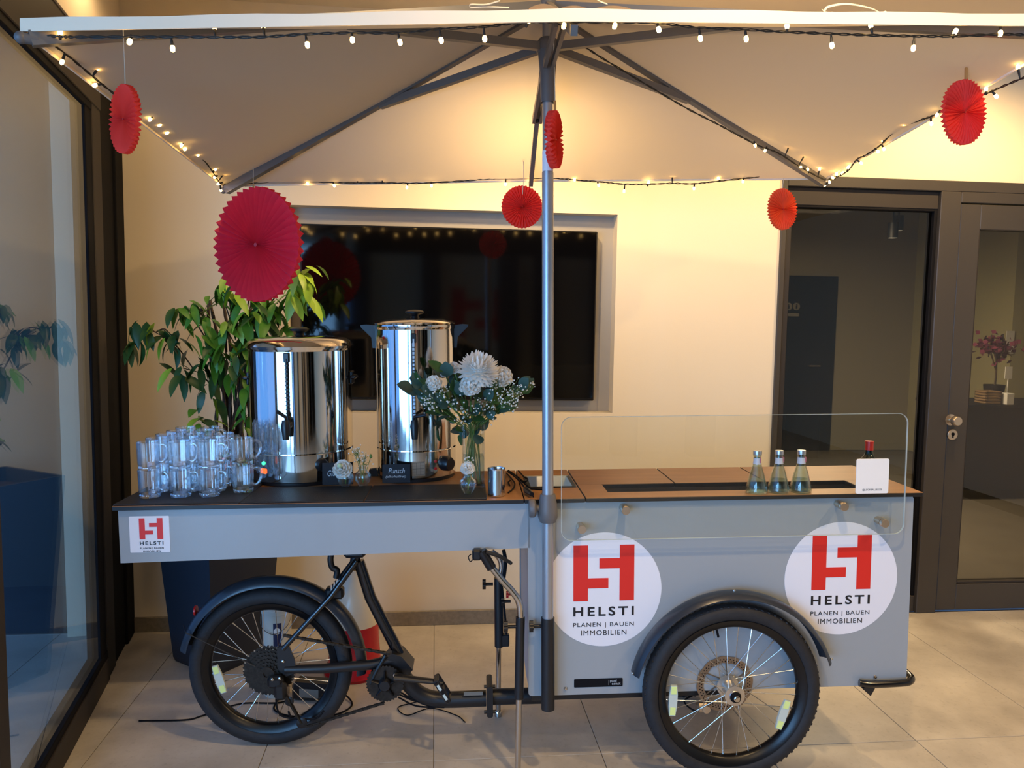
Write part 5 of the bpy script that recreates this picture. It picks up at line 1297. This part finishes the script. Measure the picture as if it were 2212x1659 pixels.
# black cable bundle lying on the counter behind the cup
cb = thing('cable_bundle', 'tangled black cable with plug on the brown counter by the pole', 'cable', at_c(-.72, .2, ZT))
cb0 = Vector((-.72, .2, ZT))
def K_(px, py, z=.004): return cw(px, py, TW1+z)-cb0
for pts in ([(1096, 1018, .01), (1110, 1028, .012), (1125, 1042, .02), (1135, 1056, .014), (1148, 1068, .008), (1152, 1073, .005)], [(1098, 1016, .02), (1118, 1030, .03), (1128, 1040, .01), (1145, 1054, .005), (1150, 1056, .004), (1175, 1057, .003)],
            [(1120, 1017, .005), (1132, 1030, .01), (1140, 1035, .02), (1134, 1041, .012), (1122, 1034, .004)], [(1094, 1022, .004), (1105, 1034, .012), (1112, 1045, .012), (1108, 1056, .005), (1098, 1064, .004)], [(1102, 1038, .006), (1098, 1042, .006), (1101, 1048, .004)]):
    MB().tube(spline([K_(*p) for p in pts], 6), .0028, 7).build('cable', M_gasket, cb)
a, b = K_(1133, 1056, .014), K_(1149, 1068, .012)
MB().tube([a, a.lerp(b, .3), b], [.005, .011, .008], 8).build('plug', M_plast, cb)

# water bottles
bp_ = [(0, .0), (.034, .0), (.0365, .004), (.0365, .012), (.033, .035), (.024, .075), (.0155, .105), (.0125, .122), (.0125, .140), (.0142, .142), (.0142, .146), (.0125, .147), (.0125, .150), (.0105, .150), (.0105, .122), (.0135, .105), (.022, .075), (.031, .035), (.0345, .012), (.032, .006), (0, .005)]
bmesh_ = MB().lathe(bp_, 36).mesh('water_bottle', M_bott)
wmesh = MB().lathe([(0, .0055), (.0318, .0065), (.0340, .012), (.0305, .035), (.0262, .052), (0, .052)], 36).mesh('water', M_water)
cmesh = MB().lathe([(.0126, .147), (.0146, .147), (.0150, .158), (.0142, .163), (0, .164)], 28).mesh('screw_cap', M_alu)
lmesh = MB().lathe([(.0148, .112), (.0132, .124), (.0129, .136), (.0127, .136), (.0129, .124), (.0146, .112)], 28).mesh('neck_label', M_lbl)
lmesh2 = MB().box((.009, -.0125, .118), (.0128, .006, .138), bev=.001).mesh('neck_label', M_lblr)
fmesh = MB()
for k in range(14):
    a = 2*pi*k/14; fmesh.tube([(.0366*math.cos(a), .0366*math.sin(a), .006), (.0345*math.cos(a+.25), .0345*math.sin(a+.25), .028)], .0016, 5)
fmesh = fmesh.mesh('embossed_base', M_bott)
s_b = .985
for (px, py, lb) in ((1635, 1056, 'small conical clear water bottle, leftmost of the three'), (1682, 1054, 'small conical clear water bottle, middle of the three'), (1730, 1054, 'small conical clear water bottle, rightmost of the three')):
    q = cw(px, py, TW1)
    vq = .0745
    o = link('water_bottle', bmesh_, None, None, at_c(c(px, 1030, vq).x, vq, ZT+.0002, random.uniform(-.4, .4)) @ Matrix.Diagonal((.98, .98, .885, 1)))
    tag(o, lb, 'bottle', 'three small water bottles behind the glass guard')
    for nm, me_ in (('water', wmesh), ('screw_cap', cmesh), ('neck_label', lmesh), ('neck_label', lmesh2), ('embossed_base', fmesh)): link(nm, me_, None, o)
# wine bottle
q = c(1862, 1000, .075)
wbm = MB().lathe([(0, .004), (.026, .002), (.034, .0), (.0365, .006), (.037, .10), (.034, .116), (.020, .132), (.0155, .142), (.0150, .150), (.0140, .150), (0, .150)], 36).build('wine_bottle', M_wine, None, at_c(q.x-.006, .3, ZT)) if False else None
hb = c(1862, 953, .17).z-ZT-.0
q = c(1862, 1000, .17)
wo = MB().lathe([(0, .004), (.026, .002), (.034, .0), (.037, .006), (.037, hb*.44), (.034, hb*.50), (.021, hb*.60), (.0155, hb*.68), (.0145, hb*.97), (0, hb*.975)], 36).build('wine_bottle', M_wine, None, at_c(q.x, .285, .8665)) if False else None
zt = ZT+.0002; hh_ = c(1862, 953, .16).z-zt
wo = MB().lathe([(0, .004), (.026, .002), (.033, .0), (.035, .005), (.035, hh_*.50), (.031, hh_*.58), (.018, hh_*.67), (.0135, hh_*.73), (.0125, hh_*.985), (0, hh_*.99)], 36).build('wine_bottle', M_wine, None, at_c(.533, .160, zt)); tag(wo, 'small dark green bottle with red capsule behind the white card', 'bottle')
MB().lathe([(.0132, hh_*.80), (.0140, hh_*.80), (.0140, hh_*.97), (.0155, hh_*.972), (.0155, hh_), (0, hh_*1.002)], 28).build('capsule', M_redcap, wo)
MB().lathe([(.0354, hh_*.12), (.0356, hh_*.12), (.0356, hh_*.44), (.0354, hh_*.44)], 36).build('bottle_label', M_lbl, wo)
# white card on the glass guard
a, b = c(1849, 1067, .006), c(1922, 991, .006)
cdt = MB().prism(rrect(-(b.x-a.x)/2, 0, (b.x-a.x)/2, b.z-a.z, .006, 5), (0, .003, 0), (0, -.0015, 0), (1, 0, 0), (0, 0, 1)).build('account_card', M_card, None, at_c((a.x+b.x)/2, .0095, a.z)); tag(cdt, 'square white card with rounded corners on the glass guard', 'card')
w_, h_ = b.x-a.x, b.z-a.z
text_obj('lettering', '@LECKER_LEEZE', M_ink, cdt, (0, -.0016, 0), (1, 0, 0), (0, 0, 1), -w_*.30, w_*.30, h_*.075, h_*.14, thick=.0003)

# ================================================================== planter and plant
random.seed(5)
pc = Vector((-.93, 3.30, 0)); 
pq = Matrix.Translation(pc)
pt = thing('potted_plant', 'tall green cane plant in an anthracite planter between the window and the cart', 'plant', pq)
# tapered square planter, corner towards the viewer
def tq(s, z, r0=rad(33)): return [Vector((s*math.cos(r0+pi/2*k), s*math.sin(r0+pi/2*k), z)) for k in range(4)]
pc = Vector((-.955, 3.47, 0)); pt.matrix_world = Matrix.Translation(pc)
r0 = rad(-90+6)
zs = [(.195, 0), (.205, .02), (.285, .84), (.285, .86), (.265, .86), (.255, .78)]
vs = []; fs = []
for s_, z in zs: vs += tq(s_, z, r0)
for i in range(len(zs)-1):
    for k in range(4): fs.append((i*4+k, i*4+(k+1) % 4, i*4+4+(k+1) % 4, i*4+4+k))
fs.append((3, 2, 1, 0))
MB().add(vs, fs).build('planter', M_pot, pt, smooth=False)
MB().add(tq(.26, .80, r0), [(0, 1, 2, 3)]).build('soil', M_soil, pt, smooth=False)
def PW(px, py, Y=3.38): return onY(px, py, Y)-pc
lm = [leaf_mesh('leaf', .096, .034, M_leaf[i], fold=.22, droop=.35, n=6) for i in range(3)]
# canes
for k in range(17):
    x = random.uniform(-.085, .085); y = random.uniform(-.06, .06)
    topx = 478+random.uniform(-45, 70); topy = random.uniform(640, 760)
    tp = PW(topx, topy, 3.42+random.uniform(-.05, .06))
    b0 = Vector((x+.10, y-.03, .79))
    n = 22; pts = spline([b0, b0.lerp(tp, .35)+Vector((random.uniform(-.02, .02), 0, 0)), b0.lerp(tp, .7)+Vector((random.uniform(-.02, .02), 0, 0)), tp], 7)
    rs = [.0085+.0020*(1 if i % 2 else 0) - .003*i/len(pts) for i in range(len(pts))]
    MB().tube(pts, rs, 7).build('cane', M_cane, pt)
def cluster(px, py, Y, n, spread, mi, hub=None, size=1.0, droop=.8, dirx=0.0):
    p = PW(px, py, Y)
    if hub is not None:
        h = PW(hub[0], hub[1], 3.42)
        MB().tube(spline([h, h.lerp(p, .5)+Vector((0, 0, .03)), p], 5), [.003]*6+[.002]*5, 6).build('twig', M_cane, pt)
    n += 1
    for i in range(n):
        a = 2*pi*i/n+random.uniform(-.4, .4)
        e = Vector((math.cos(a)+dirx, math.sin(a)*.8, -random.uniform(.2, 1.5)*droop))
        st_ = p+Vector((random.gauss(0, spread), random.gauss(0, spread*.6), random.gauss(0, spread)))
        m_ = lm[mi if random.random() < .72 else random.choice((0, 1, 2))]
        link('leaf', m_, None, pt, orient(st_, e, Vector((random.uniform(-.3, .3), random.uniform(-.6, .1), 1)), size*random.uniform(.75, 1.2)))
# (px, py, depth, leaves, spread, shade, twig start)
for a in ((336, 718, 3.34, 11, .035, 2, (420, 800), 1.05, 1.1), (295, 728, 3.36, 6, .025, 2, (336, 718), 1.0, 1.1), (378, 735, 3.34, 8, .03, 2, (336, 718), 1.0, 1.0),
          (382, 668, 3.30, 6, .018, 0, (450, 740), .9, .8), (412, 664, 3.30, 8, .02, 0, (450, 740), 1.0, .8), (440, 690, 3.30, 7, .03, 0, (470, 760), .95, .9),
          (470, 640, 3.30, 6, .02, 0, (500, 700), .9, .6), (492, 622, 3.28, 8, .025, 1, (500, 700), 1.1, .7), (520, 650, 3.28, 9, .035, 0, (510, 720), 1.1, .8),
          (545, 672, 3.28, 8, .03, 0, (510, 720), 1.1, .9), (575, 665, 3.30, 8, .03, 2, (520, 720), 1.15, .8), (600, 655, 3.32, 6, .02, 0, (530, 700), 1.0, .8),
          (650, 600, 3.30, 8, .025, 1, (560, 690), 1.1, .8), (672, 582, 3.30, 4, .015, 1, (650, 610), .9, .3), (665, 640, 3.28, 7, .02, 1, (600, 680), 1.1, 1.2),
          (640, 630, 3.30, 6, .02, 1, (600, 680), 1.2, 1.1), (455, 760, 3.30, 8, .035, 0, (480, 800), .95, .9), (480, 720, 3.28, 8, .03, 0, (490, 780), 1.0, .9),
          (505, 745, 3.28, 7, .03, 0, (500, 790), 1.0, 1.0), (395, 795, 3.30, 7, .025, 2, (470, 850), 1.1, 1.4), (425, 790, 3.28, 6, .02, 2, (470, 850), 1.05, 1.5),
          (460, 780, 3.28, 6, .03, 0, (480, 840), 1.0, 1.2), (535, 735, 3.30, 6, .03, 2, (520, 800), 1.0, 1.0), (520, 810, 3.25, 6, .03, 0, (510, 860), 1.2, 1.4),
          (540, 850, 3.25, 5, .02, 0, (520, 900), 1.1, 1.5), (430, 905, 3.28, 8, .02, 1, (470, 960), .95, .2),
          (450, 925, 3.28, 7, .02, 1, (480, 970), .9, .3), (418, 935, 3.30, 5, .02, 2, (470, 975), .9, .3), (535, 900, 3.25, 6, .025, 0, (520, 950), 1.0, 1.2),
          (625, 690, 3.32, 5, .02, 0, (560, 720), .9, .4), (560, 700, 3.30, 7, .035, 2, (520, 740), 1.05, .9), (485, 700, 3.32, 7, .04, 2, (490, 760), 1.0, .9), (530, 690, 3.26, 7, .03, 1, (520, 760), 1.0, .9), (460, 735, 3.26, 7, .03, 0, (480, 800), 1.0, 1.0), (500, 780, 3.26, 7, .03, 2, (500, 840), 1.0, 1.2), (545, 780, 3.24, 6, .02, 0, (525, 850), 1.1, 1.3), (470, 830, 3.27, 5, .03, 2, (490, 880), 1.0, 1.3), (545, 630, 3.30, 7, .03, 0, (530, 700), 1.1, .8)):
    cluster(*a)

# ================================================================== on the floor behind the cart
# white bucket
a, b = onY(566, 1345, 3.12), onY(630, 1345, 3.12); xc = (a.x+b.x)/2; rB = (b.x-a.x)/2; zT_ = onY(598, 1306, 3.12-rB).z
t = thing('bucket', 'white plastic bucket with navy label behind the rear wheel', 'bucket', Matrix.Translation((xc, 3.12, 0)))
MB().lathe([(0, 0), (rB*.86, 0), (rB*.86, .004), (rB, zT_-.05), (rB*1.05, zT_-.048), (rB*1.05, zT_-.03), (rB*1.02, zT_-.028), (rB*1.04, zT_), (rB*.98, zT_), (rB*.82, .01), (0, .008)], 40).build('bucket_body', M_bucket, t)
vs = []; n = 10
for i in range(n+1):
    an = -pi/2-.05+(i/n)*.55
    for z in (zT_*.38, zT_*.80):
        rr_ = rB*(.86+.14*z/(zT_-.05))+.0015; vs.append((rr_*math.cos(an), rr_*math.sin(an), z))
MB().add(vs, [(i*2, i*2+2, i*2+3, i*2+1) for i in range(n)]).build('navy_label', M_blue, t)
zc_ = zT_*.72; an = -pi/2+.20; rr_ = rB*.975+.002
MB().lathe([(0, 0), (.013, 0), (.013, .002), (0, .002)], 24, 'y').build('round_mark', M_card, t, Matrix.Rotation(an+pi/2, 4, 'Z') @ Matrix.Translation((0, -rr_-.003, zc_)))
MB().tube(spline([(-rB*1.05, 0, zT_-.04), (-rB*.9, -.05, zT_-.09), (0, -rB*1.15, zT_-.12), (rB*.9, -.05, zT_-.09), (rB*1.05, 0, zT_-.04)], 6), .0015, 6).build('bail_handle', M_chrome, t)
# red and cream jug
zj = onY(780, 1228, 3.3).z; a, b = onY(700, 1400, 3.3), onY(832, 1400, 3.3); xc = (a.x+b.x)/2+.0; rJ = (b.x-a.x)/2
zm = onY(790, 1342, 3.3).z
t = thing('floor_jug', 'tall red bottomed cream jug on the floor behind the seat tube', 'jug', Matrix.Translation((xc, 3.3, 0)))
MB().lathe([(0, 0), (rJ*1.0, 0), (rJ*1.02, .012), (rJ*.86, .05), (rJ*.80, zm*.6), (rJ*.78, zm)], 44).build('red_base', M_redbag, t)
MB().lathe([(rJ*.78, zm), (rJ*.72, zm+(zj-zm)*.3), (rJ*.58, zm+(zj-zm)*.6), (rJ*.36, zm+(zj-zm)*.85), (rJ*.26, zj), (rJ*.22, zj), (rJ*.38, zm+(zj-zm)*.84), (rJ*.7, zm), (0, zm-.01)], 44).build('cream_shoulder', M_wbag, t)
# power adapter with its cable
q = onfloor(672, 1500); 
t = thing('power_adapter', 'black power adapter with cable on the floor behind the rear wheel', 'adapter', Matrix.Translation((q.x+.02, q.y-.03, 0)) @ Matrix.Rotation(rad(-12), 4, 'Z'))
MB().box((-.085, -.04, 0.001), (.085, .04, .075), bev=.012).build('adapter_body', M_plast, t)
MB().box((-.05, -.0412, .02), (.03, -.0404, .055)).build('rating_label', M_sign, t, smooth=False)
MB().tube(spline([(.085, 0, .03), (.13, .01, .012), (.17, -.05, .004), (.12, -.13, .004), (-.02, -.16, .004), (-.12, -.12, .004), (-.14, -.02, .004)], 8), .0035, 8).build('cable', M_gasket, t)
pts = [onfloor(x, y, .004) for x, y in ((640, 1505), (600, 1518), (520, 1520), (440, 1545), (400, 1555), (300, 1557))]
o0 = pts[0].copy(); cbm = MB().tube(spline([p-o0 for p in pts], 8), .0030, 8).build('floor_cable', M_gasket, None, Matrix.Translation(o0)); tag(cbm, 'thin cable running along the floor behind the rear wheel', 'cable')
pts = [onfloor(x, y, .004) for x, y in ((900, 1516), (860, 1528), (880, 1545), (930, 1530), (985, 1545), (1005, 1560))]
o0 = pts[0].copy(); cbm = MB().tube(spline([p-o0 for p in pts], 8), .0022, 8).build('floor_cable', M_gasket, None, Matrix.Translation(o0)); tag(cbm, 'thin looping cable on the floor under the crank', 'cable')
